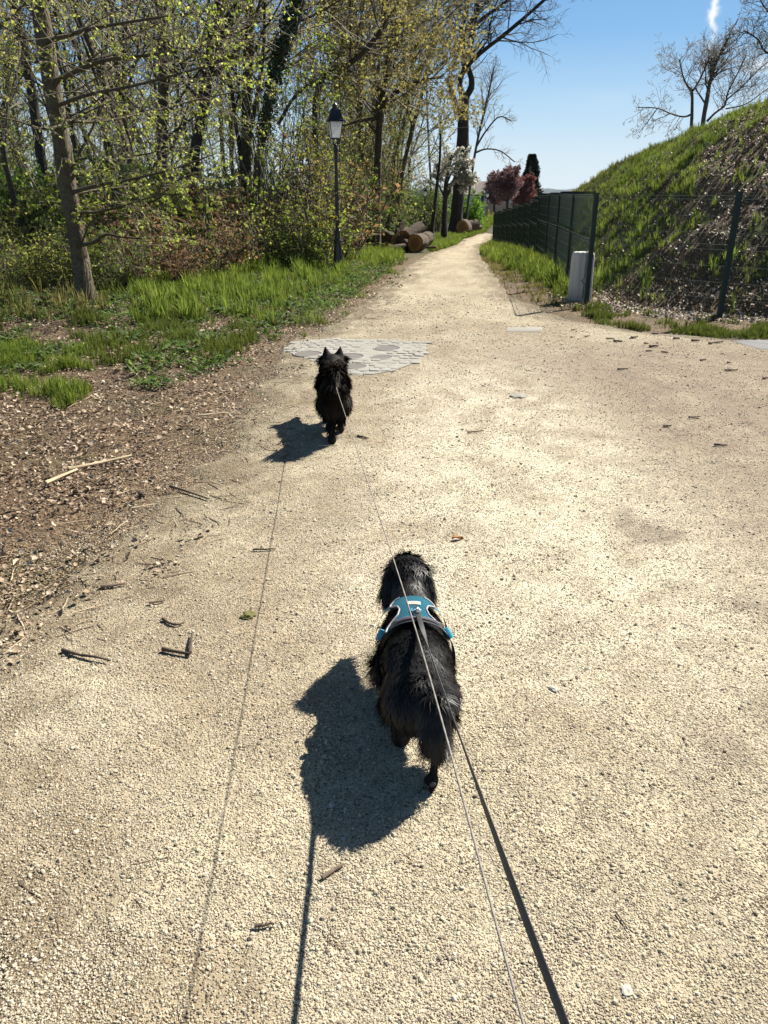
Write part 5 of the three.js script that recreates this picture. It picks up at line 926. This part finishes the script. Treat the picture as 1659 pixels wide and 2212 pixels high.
function furOver(skin, f, count, r, style) {                          // style(p, n) -> [length, flow direction, lift, width, colour, droop, wave] or null
  const g = skin, out = new MB(), P3 = g.p, I = g.i, areas = [], a = V(0, 0, 0), b = V(0, 0, 0), c = V(0, 0, 0); let sum = 0;
  for (let i = 0; i < I.length; i += 3) { a.fromArray(P3, I[i] * 3); b.fromArray(P3, I[i + 1] * 3); c.fromArray(P3, I[i + 2] * 3); sum += b.clone().sub(a).cross(c.clone().sub(a)).length(); areas.push(sum); }
  for (let k = 0; k < count; k++) {
    const q = r() * sum; let lo = 0, hi = areas.length - 1; while (lo < hi) { const m = (lo + hi) >> 1; areas[m] < q ? lo = m + 1 : hi = m; }
    let u = r(), w = r(); if (u + w > 1) { u = 1 - u; w = 1 - w; }
    a.fromArray(P3, I[lo * 3] * 3); b.fromArray(P3, I[lo * 3 + 1] * 3); c.fromArray(P3, I[lo * 3 + 2] * 3);
    const p = a.clone().addScaledVector(b.clone().sub(a), u).addScaledVector(c.clone().sub(a), w), n = gradient(f, p.x, p.y, p.z), st = style(p, n, r); if (!st) continue;
    const [len, flow, lift, wd, col, droop, wave] = st, d = flow.clone().addScaledVector(n, -flow.dot(n)).normalize().multiplyScalar(1 - lift).addScaledVector(n, lift).normalize();
    const side = V(0, 0, 0).crossVectors(d, n).normalize(), N = 4, cs = jit(r, col, 0.35), ph = r() * 6.3, q3 = p.clone().addScaledVector(n, -0.004); let prev = null;
    for (let i = 0; i <= N; i++) {
      const t = i / N, ww = wd * (1 - t * t * 0.85) * 0.5, off = wave * Math.sin(ph + t * 4.5) * len * t;
      const x = q3.x + side.x * off, y = Math.max(0.002, q3.y + side.y * off), z = q3.z + side.z * off, cur = [out.v(x - side.x * ww, y - side.y * ww, z - side.z * ww, cs), out.v(x + side.x * ww, y + side.y * ww, z + side.z * ww, cs)];
      if (prev) out.q(prev[0], prev[1], cur[1], cur[0]); prev = cur;
      q3.addScaledVector(d, len / N); d.y -= droop; d.normalize();
    }
  }
  return out.geo();
}
const gNear = 0.006;                                                  // the path's surface under the dogs
// the near dog
const nearBones = [
  [0.104, 0.236, 1.805, 0.098, 0.243, 1.94, 0.086, 0.093], [0.098, 0.243, 1.94, 0.09, 0.243, 2.09, 0.093, 0.090], [0.092, 0.20, 2.08, 0.09, 0.215, 2.15, 0.07, 0.062], [0.09, 0.255, 2.12, 0.085, 0.30, 2.25, 0.074, 0.056],
  [0.080, 0.335, 2.335, 0.079, 0.332, 2.38, 0.068, 0.060], [0.078, 0.305, 2.42, 0.074, 0.282, 2.50, 0.038, 0.023],
  [0.026, 0.365, 2.325, 0.013, 0.28, 2.305, 0.018, 0.026, 0.02], [0.134, 0.365, 2.325, 0.147, 0.28, 2.305, 0.018, 0.026, 0.02],
  [0.146, 0.21, 1.83, 0.156, 0.155, 1.83, 0.062, 0.042], [0.156, 0.155, 1.83, 0.144, 0.098, 1.705, 0.032, 0.013, 0.02], [0.144, 0.098, 1.705, 0.135, 0.036, 1.692, 0.0122, 0.012, 0.012], [0.134, 0.028, 1.690, 0.131, 0.016, 1.715, 0.0185, 0.015, 0.014], [0.124, 0.014, 1.706, 0.121, 0.010, 1.716, 0.011, 0.0095, 0.008], [0.140, 0.014, 1.706, 0.142, 0.010, 1.716, 0.011, 0.0095, 0.008], [0.134, 0.014, 1.70, 0.132, 0.009, 1.676, 0.012, 0.0095, 0.008],
  [0.064, 0.21, 1.83, 0.048, 0.15, 1.88, 0.062, 0.042], [0.048, 0.15, 1.88, 0.05, 0.09, 1.84, 0.034, 0.018], [0.05, 0.09, 1.84, 0.05, 0.03, 1.875, 0.016, 0.016], [0.05, 0.025, 1.875, 0.05, 0.018, 1.91, 0.019, 0.016],
  [0.14, 0.2, 2.09, 0.146, 0.14, 2.06, 0.046, 0.034], [0.146, 0.14, 2.06, 0.142, 0.065, 2.09, 0.028, 0.02], [0.142, 0.065, 2.09, 0.142, 0.02, 2.105, 0.019, 0.02], [0.142, 0.02, 2.105, 0.142, 0.016, 2.13, 0.02, 0.015],
  [0.04, 0.2, 2.10, 0.012, 0.145, 2.08, 0.044, 0.032], [0.012, 0.145, 2.08, -0.008, 0.105, 2.135, 0.026, 0.02], [-0.008, 0.105, 2.135, -0.020, 0.088, 2.165, 0.019, 0.017],
  [0.112, 0.29, 1.76, 0.142, 0.285, 1.715, 0.024, 0.022], [0.142, 0.285, 1.715, 0.137, 0.225, 1.695, 0.022, 0.021], [0.137, 0.225, 1.695, 0.134, 0.175, 1.692, 0.021, 0.017], [0.134, 0.175, 1.692, 0.148, 0.142, 1.685, 0.017, 0.009],
];
const nearF = field(nearBones, 0.045);
const BLACK = [0.0062, 0.006, 0.006];
const near = thing('dog', 'long-haired black dog in a teal harness walking away in the foreground', 'dog', V(0, gNear, 0));
const inVest = (p) => p.y > 0.27 && -p.z > 2.0 && -p.z < 2.145 && Math.abs(p.x - 0.088) < vestHalf(-p.z);
// outline of the harness back piece: half width by distance ahead
const VD = (d) => 1.985 + (d - 1.985) * 0.7;
const vestHalf = table([[1.985, 0.078], [2.03, 0.073], [2.055, 0.062], [2.085, 0.040], [2.12, 0.033], [2.15, 0.038], [2.165, 0.052], [2.175, 0.060], [2.195, 0.058], [2.215, 0.046], [2.222, 0.03]].map(([d, w]) => [VD(d), w]));
{
  const skin = surface(nearF, [-0.09, -0.005, -2.58], [0.27, 0.42, -1.58], 0.0085, (x, y, z) => BLACK), r = rng(901), g = skin.geo();
  mesh('body', g, M.fur, near);
  const hair = furOver(skin, nearF, 30000, r, (p, n, r) => {
    const d = -p.z, x = p.x - 0.095;
    if (inVest(p)) return null;
    if (p.y < 0.05 && n.z > 0.55 && d < 1.72) return null;
    if (p.y < 0.075) return [0.006, V(0, -1, 0.4), 0.25, 0.003, BLACK, 0, 0.05];                                    // paws
    if (d < 1.725 && p.y < 0.315 && p.y > 0.125 && p.x > 0.108 && p.x < 0.172) return [0.030 + 0.036 * r(), V(0.12 * shift(r), -1, 0.1), 0.26, 0.004, BLACK, 0.06, 0.14];   // tail
    if (p.y < 0.12 && d < 1.95) return [0.006, V(0, -1, 0.2), 0.2, 0.003, BLACK, 0.05, 0.05];                    // hocks
    if (d > 2.2 && p.y > 0.26) { const ear = Math.abs(p.x - 0.082) > 0.055; return ear ? [0.025 + 0.035 * r(), V(Math.sign(p.x - 0.082) * 0.02 + 0.25 * shift(r), -1, 0.45), 0.28, 0.0042, BLACK, 0.10, 0.2] : [0.022 + 0.03 * r(), V((p.x - 0.08) * 9 + 0.3 * shift(r), -0.45, 1), 0.24, 0.0036, BLACK, 0.10, 0.22]; }
    const low = smooth(0.24, 0.16, p.y), rump = smooth(1.86, 1.74, d), w = n3(p.x * 14, p.y * 14, p.z * 14);
    return [(0.030 + 0.022 * r()) * (0.9 + 0.6 * low * (0.4 + r()) + 0.2 * rump * r()), V(0.55 * w + (p.x - 0.095) * 3 + 0.25 * shift(r), -0.25 - 0.6 * low - 1.2 * rump, 1 - 0.4 * rump), 0.24 + 0.1 * r(), 0.0036, BLACK, 0.09, 0.24];
  });
  mesh('coat', hair, M.hair, near);
  // nose, eyes, paw pads
  const no = new THREE.SphereGeometry(0.012, 12, 8), col = (gg, c) => { gg.setAttribute('color', new THREE.Float32BufferAttribute(Array.from({ length: gg.attributes.position.count }, () => c).flat(), 3)); return gg; };
  mesh('nose', col(no, [0.006, 0.006, 0.006]), M.iron, near).position.set(0.073, 0.289, -2.524);
  for (const s of [-1, 1]) mesh('eye', col(new THREE.SphereGeometry(0.008, 12, 8), [0.02, 0.01, 0.006]), M.iron, near).position.set(0.078 + s * 0.034, 0.342, -2.442);
  for (const [px, py, pd, q] of [[0.134, 0.034, 1.671, 0.008], [0.125, 0.020, 1.678, 0.0052], [0.1415, 0.020, 1.678, 0.0052], [0.133, 0.014, 1.680, 0.0052]]) { const m = mesh('paw_pad', col(new THREE.SphereGeometry(q, 10, 8), [0.085, 0.075, 0.07]), M.fur, near); m.position.set(px, py, -pd); m.scale.set(1.1, 0.9, 0.6); }
}
// ---- harness, worn by the near dog
const onDog = (x, d, lift) => {                                       // the point of the back at x across, d ahead, lifted off the skin
  const cx = 0.092, a = (x - cx) / 0.095, cy = 0.245, dir = V(Math.sin(a), Math.cos(a), 0); let t = 0.02;
  for (let i = 0; i < 60; i++) { const q = nearF(cx + dir.x * t, cy + dir.y * t, -d); if (q > lift) break; t += Math.max(0.0006, (lift - q) * 0.7); }
  return V(cx + dir.x * t, cy + dir.y * t, -d);
};
function canvasTex(w, h, draw, srgb = true) { const c = document.createElement('canvas'); c.width = w; c.height = h; draw(c.getContext('2d'), w, h); const t = new THREE.CanvasTexture(c); if (srgb) t.colorSpace = THREE.SRGBColorSpace; t.wrapS = t.wrapT = THREE.RepeatWrapping; return t; }
{
  const hx = canvasTex(256, 256, (g, w, h) => { g.fillStyle = '#025a6c'; g.fillRect(0, 0, w, h); g.strokeStyle = '#013c4c'; g.lineWidth = 5; const R = 24.63; for (let j = -1; j < 8; j++) for (let i = -1; i < 8; i++) { const cx = i * 42.67 + (j & 1 ? 21.33 : 0), cy = j * 36.57; g.beginPath(); for (let k = 0; k < 7; k++) { const a = k / 6 * 6.2832 + 0.5236; g.lineTo(cx + Math.cos(a) * R, cy + Math.sin(a) * R); } g.stroke(); } });
  const hb = canvasTex(256, 256, (g, w, h) => { g.fillStyle = '#777'; g.fillRect(0, 0, w, h); g.strokeStyle = '#fff'; g.lineWidth = 9; const R = 24.63; for (let j = -1; j < 8; j++) for (let i = -1; i < 8; i++) { const cx = i * 42.67 + (j & 1 ? 21.33 : 0), cy = j * 36.57; g.beginPath(); for (let k = 0; k < 7; k++) { const a = k / 6 * 6.2832 + 0.5236; g.lineTo(cx + Math.cos(a) * R, cy + Math.sin(a) * R); } g.stroke(); } }, false);
  hx.repeat.set(18, 18); hb.repeat.set(18, 18);
  const teal = std({ map: hx, bumpMap: hb, bumpScale: 0.0015, roughness: 0.95, side: THREE.DoubleSide }), band = std({ roughness: 0.6, side: THREE.DoubleSide }), pipe = std({ roughness: 0.5 });
  const hs = new THREE.Group(); hs.name = 'harness'; near.add(hs);
  const b = new MB(), rows = [], ND = 44, NA = 22, L = 0.020;
  for (let j = 0; j <= ND; j++) { const d = VD(lerp(1.99, 2.222, j / ND)), w = vestHalf(d), row = []; for (let i = 0; i <= NA; i++) { const x = 0.09 + lerp(-w, w, i / NA), q = onDog(x, d, L); row.push(b.v(q.x, q.y, q.z, WHITE, x, d)); } rows.push(row); }
  for (let j = 0; j < ND; j++) for (let i = 0; i < NA; i++) b.q(rows[j][i], rows[j][i + 1], rows[j + 1][i + 1], rows[j + 1][i]);
  mesh('back_panel', b.geo(), teal, hs);
  for (const s of [-1, 1]) { const pts = []; for (let j = 0; j <= 40; j++) { const d = VD(lerp(2.0, 2.222, j / 40)); pts.push(onDog(0.09 + s * (vestHalf(d) + 0.002), d, L + 0.001)); } const t = new MB(); t.tube(pts, 0.0027, 7, [0.33, 0.315, 0.33], true); mesh('piping', t.geo(), pipe, hs); }
  // neck band and side straps
  const wrap = (name, d0, d1, a0, a1, w, col, mat, lift, drop) => { const t = new MB(), ids = []; for (let k = 0; k <= 16; k++) { const u = k / 16, x = 0.09 + lerp(a0, a1, u), d = VD(lerp(d0, d1, u)); const p0 = onDog(x, d - w / 2, lift), p1 = onDog(x, d + w / 2, lift); ids.push(t.v(p0.x, p0.y, p0.z, col, x, d), t.v(p1.x, p1.y, p1.z, col, x, d + w)); } for (let k = 0; k < 16; k++) t.q(ids[k * 2], ids[k * 2 + 2], ids[k * 2 + 3], ids[k * 2 + 1]); mesh(name, t.geo(), mat, hs); };
  wrap('side_strap', 2.045, 1.99, -0.066, -0.17, 0.030, [0.012, 0.13, 0.19], band, 0.019); wrap('side_strap', 2.045, 2.0, 0.066, 0.17, 0.030, [0.012, 0.13, 0.19], band, 0.019);
  wrap('strap_trim', 2.032, 1.975, -0.066, -0.17, 0.008, [0.36, 0.35, 0.36], band, 0.0205); wrap('strap_trim', 2.032, 1.985, 0.066, 0.17, 0.008, [0.36, 0.35, 0.36], band, 0.0205);
  wrap('neck_strap', 2.185, 2.20, -0.054, -0.15, 0.024, [0.012, 0.13, 0.19], band, 0.019); wrap('neck_strap', 2.185, 2.20, 0.054, 0.15, 0.024, [0.012, 0.13, 0.19], band, 0.019);
  wrap('chest_band', 2.012, 2.012, -0.06, 0.076, 0.042, [0.014, 0.013, 0.02], band, 0.024); wrap('band_trim', 2.036, 2.036, -0.048, 0.078, 0.005, [0.2, 0.19, 0.23], band, 0.026);
  wrap('handle', 2.012, 2.012, -0.04, 0.064, 0.013, [0.055, 0.05, 0.075], band, 0.031);
  // woven label: a small sitting-dog mark over a line of tiny writing
  const lab = canvasTex(256, 128, (g, w, h) => { g.fillStyle = '#aca69e'; g.fillRect(0, 0, w, h); g.strokeStyle = '#3c3c44'; g.lineWidth = 7; g.beginPath(); g.moveTo(78, 66); g.quadraticCurveTo(84, 30, 104, 34); g.quadraticCurveTo(118, 40, 116, 66); g.stroke(); g.beginPath(); g.moveTo(136, 66); g.quadraticCurveTo(140, 36, 160, 42); g.lineTo(172, 62); g.stroke(); g.lineWidth = 8; g.setLineDash([9, 5]); g.beginPath(); g.moveTo(56, 94); g.lineTo(200, 94); g.stroke(); });
  const t = new MB(), ids = []; for (let j = 0; j <= 4; j++) for (let i = 0; i <= 6; i++) { const q = onDog(0.0935 + lerp(-0.0165, 0.0165, i / 6), VD(lerp(2.139, 2.166, j / 4)), L + 0.0025); ids.push(t.v(q.x, q.y, q.z, WHITE, i / 6, j / 4)); } for (let j = 0; j < 4; j++) for (let i = 0; i < 6; i++) t.q(ids[j * 7 + i], ids[j * 7 + i + 1], ids[j * 7 + i + 8], ids[j * 7 + i + 7]);
  mesh('label', t.geo(), std({ map: lab, roughness: 0.8, side: THREE.DoubleSide }), hs);
  // ring sewn to a loop
  const rp = onDog(0.097, VD(2.078), L + 0.008), rg = new THREE.TorusGeometry(0.011, 0.002, 8, 20); rg.setAttribute('color', new THREE.Float32BufferAttribute(new Float32Array(rg.attributes.position.count * 3).fill(0.5), 3));
  M.steel = std({ roughness: 0.25, metalness: 1 }); const rm = mesh('ring', rg, M.steel, hs); rm.position.copy(rp); rm.rotation.x = -1.1;
  wrap('ring_loop', 2.094, 2.094, -0.006, 0.020, 0.010, [0.03, 0.25, 0.38], band, 0.026);
  for (const s of [-1, 1]) { const c = new MB(), q = onDog(0.09 + s * 0.092, 2.032, 0.024), e = onDog(0.09 + s * 0.118, 2.02, 0.024); c.tube([q, q.clone().lerp(e, 0.5), e], [0.009, 0.011, 0.009], 8, [0.03, 0.26, 0.36], true); mesh('buckle', c.geo(), pipe, hs); }
}
// the far dog
const farBones = [
  [-0.330, 0.265, 4.97, -0.345, 0.275, 5.17, 0.088, 0.094], [-0.345, 0.275, 5.17, -0.360, 0.285, 5.36, 0.094, 0.096], [-0.36, 0.23, 5.34, -0.362, 0.25, 5.42, 0.078, 0.07], [-0.362, 0.30, 5.38, -0.370, 0.375, 5.52, 0.088, 0.066],
  [-0.370, 0.395, 5.56, -0.371, 0.395, 5.62, 0.07, 0.06], [-0.371, 0.375, 5.66, -0.374, 0.355, 5.755, 0.033, 0.019],
  [-0.410, 0.425, 5.58, -0.424, 0.502, 5.585, 0.052, 0.010, 0.015], [-0.330, 0.425, 5.58, -0.315, 0.502, 5.585, 0.052, 0.010, 0.015],
  [-0.378, 0.25, 4.97, -0.372, 0.185, 5.02, 0.068, 0.044], [-0.372, 0.185, 5.02, -0.350, 0.115, 4.91, 0.034, 0.0175], [-0.350, 0.115, 4.91, -0.345, 0.03, 4.895, 0.0165, 0.016], [-0.345, 0.024, 4.895, -0.350, 0.016, 4.93, 0.02, 0.015],
  [-0.285, 0.25, 5.0, -0.283, 0.19, 5.10, 0.066, 0.044], [-0.283, 0.19, 5.10, -0.298, 0.115, 5.06, 0.034, 0.0175], [-0.298, 0.115, 5.06, -0.305, 0.03, 5.14, 0.0165, 0.016], [-0.305, 0.024, 5.14, -0.306, 0.016, 5.175, 0.02, 0.015],
  [-0.41, 0.22, 5.36, -0.412, 0.16, 5.33, 0.048, 0.034], [-0.412, 0.16, 5.33, -0.41, 0.085, 5.40, 0.027, 0.018], [-0.41, 0.085, 5.40, -0.41, 0.022, 5.44, 0.017, 0.018], [-0.41, 0.022, 5.44, -0.41, 0.016, 5.47, 0.018, 0.014],
  [-0.315, 0.22, 5.36, -0.312, 0.16, 5.32, 0.048, 0.034], [-0.312, 0.16, 5.32, -0.314, 0.085, 5.29, 0.027, 0.018], [-0.314, 0.085, 5.29, -0.316, 0.024, 5.27, 0.017, 0.018],
  [-0.325, 0.335, 4.93, -0.315, 0.40, 4.885, 0.026, 0.024], [-0.315, 0.40, 4.885, -0.318, 0.455, 4.94, 0.024, 0.024], [-0.318, 0.455, 4.94, -0.33, 0.46, 5.02, 0.024, 0.014],
];
const farF = field(farBones, 0.05);
const far = thing('dog', 'black dog with pointed ears walking ahead on the thin cord', 'dog', V(0, 0.004, 0));
{
  const BR = [0.016, 0.011, 0.008], skin = surface(farF, [-0.55, -0.005, -5.82], [-0.15, 0.54, -4.80], 0.0095, () => [0.010, 0.008, 0.007]), r = rng(911);
  mesh('body', skin.geo(), M.fur, far);
  mesh('coat', furOver(skin, farF, 17000, r, (p, n, r) => {
    const d = -p.z;
    if (p.y < 0.09) return [0.010, V(0, -1, 0.3), 0.25, 0.004, BLACK, 0, 0.05];
    if (d < 4.96 && p.y > 0.31 || (d < 5.05 && p.y > 0.41)) return [0.07 + 0.06 * r(), V(0.35 * shift(r), -0.55, 1), 0.35, 0.006, r() < 0.45 ? [0.022, 0.014, 0.009] : BR, 0.16, 0.12];   // tail plume
    if ((p.y > 0.445 && d > 5.5) || d > 5.62) return [0.014, V(0, 1, 0.2), 0.25, 0.004, BLACK, 0, 0.05];                                           // ears
    if (d > 5.30 && p.y > 0.27) return [0.035 + 0.035 * r(), V(0.5 * shift(r) + (p.x + 0.37) * 5, -0.35, 1), 0.42, 0.005, r() < 0.3 ? [0.03, 0.019, 0.012] : BR, 0.08, 0.1]; // ruff
    const back = smooth(5.1, 4.95, d), low = smooth(0.26, 0.17, p.y);
    return [(0.022 + 0.02 * r()) * (1 + 0.8 * back * r() + 0.7 * low * r()), V(0.25 * shift(r) + (p.x + 0.345) * 2, -0.3 - 0.9 * back - 0.6 * low, 1), 0.26, 0.005, back > 0.5 && r() < 0.3 ? [0.026, 0.017, 0.011] : BLACK, 0.09, 0.1];
  }), M.hairDull, far);
  const col = (gg, c) => { gg.setAttribute('color', new THREE.Float32BufferAttribute(Array.from({ length: gg.attributes.position.count }, () => c).flat(), 3)); return gg; };
  mesh('nose', col(new THREE.SphereGeometry(0.011, 12, 8), [0.006, 0.006, 0.006]), M.iron, far).position.set(-0.374, 0.362, -5.774);
  for (const s of [-1, 1]) mesh('eye', col(new THREE.SphereGeometry(0.008, 12, 8), [0.02, 0.01, 0.006]), M.iron, far).position.set(-0.371 + s * 0.03, 0.41, -5.672);
}
// leashes
{
  const a = onDog(0.0985, 2.040, 0.034), hand = P(0.252, 0.575, 0.5), N = 90, t = thing('leash', 'flat grey webbing leash running from the teal harness to the bottom of the picture', 'leash', V(0, gNear, 0)), b = new MB(), ids = [];
  const cv = [V(a.x, a.y, a.z), P(0.118, 0.392, 1.83), P(0.168, 0.452, 1.33), P(0.213, 0.513, 0.88), hand], line = curve(cv, N);
  for (let k = 0; k <= N; k++) {
    const u = k / N, T = line[Math.min(k + 1, N)].clone().sub(line[Math.max(k - 1, 0)]).normalize(), S = V(1, 0, 0).addScaledVector(T, -T.x).normalize(), U = V(0, 0, 0).crossVectors(S, T), tw = -0.25 + 1.65 * smooth(0.08, 0.32, u) + 0.72 * smooth(0.45, 0.8, u), w = 0.0068;
    const sx = S.x * Math.cos(tw) + U.x * Math.sin(tw), sy = S.y * Math.cos(tw) + U.y * Math.sin(tw), sz = S.z * Math.cos(tw) + U.z * Math.sin(tw), nx = -S.x * Math.sin(tw) + U.x * Math.cos(tw), ny = -S.y * Math.sin(tw) + U.y * Math.cos(tw), nz = -S.z * Math.sin(tw) + U.z * Math.cos(tw), p = line[k], c = [0.055, 0.054, 0.05];
    ids.push([[-1, -1], [1, -1], [1, 1], [-1, 1]].map(([q, e]) => b.v(p.x + sx * w * q + nx * 0.0011 * e, p.y + sy * w * q + ny * 0.0011 * e, p.z + sz * w * q + nz * 0.0011 * e, c, u * 100, q)));
  }
  for (let k = 0; k < N; k++) for (let e = 0; e < 4; e++) b.q(ids[k][e], ids[k][(e + 1) % 4], ids[k + 1][(e + 1) % 4], ids[k + 1][e]);
  mesh('webbing', b.geo(), std({ roughness: 0.55 }), t);
  const cl = new MB(); cl.tube([a.clone().add(V(-0.002, 0.0, -0.022)), a.clone().add(V(-0.001, 0.004, -0.014)), a.clone().add(V(0, 0.004, -0.006)), a.clone()], [0.003, 0.0045, 0.0045, 0.003], 8, [0.5, 0.5, 0.52], true); mesh('snap_hook', cl.geo(), M.steel, t);
  const lp = new MB(); lp.tube([a.clone().add(V(0, 0.001, 0.002)), a.clone().add(V(0.002, 0.003, 0.022))], 0.0085, 8, [0.06, 0.06, 0.065], true, (q) => 1 - 0.55 * Math.abs(Math.sin(q))); mesh('stitched_end', lp.geo(), M.plain, t);
  const t2 = thing('leash', 'thin grey cord leash running to the far dog', 'leash', V(0, 0, 0)), c2 = new MB(), line2 = curve([P(-0.352, 0.385, 5.30), P(-0.325, 0.398, 5.0), P(-0.13, 0.507, 3.3), P(0.08, 0.632, 1.443), P(0.150, 0.695, 0.62), P(0.165, 0.71, 0.45)], 260);
  c2.tube(line2, line2.map((_, i) => 0.0017 * (1 + 0.12 * (i % 2))), 6, (u) => (Math.floor(u * 260) % 2 ? [0.25, 0.225, 0.195] : [0.17, 0.155, 0.135])); mesh('cord', c2.geo(), M.twig, t2);
}
renderer.render(scene, camera);
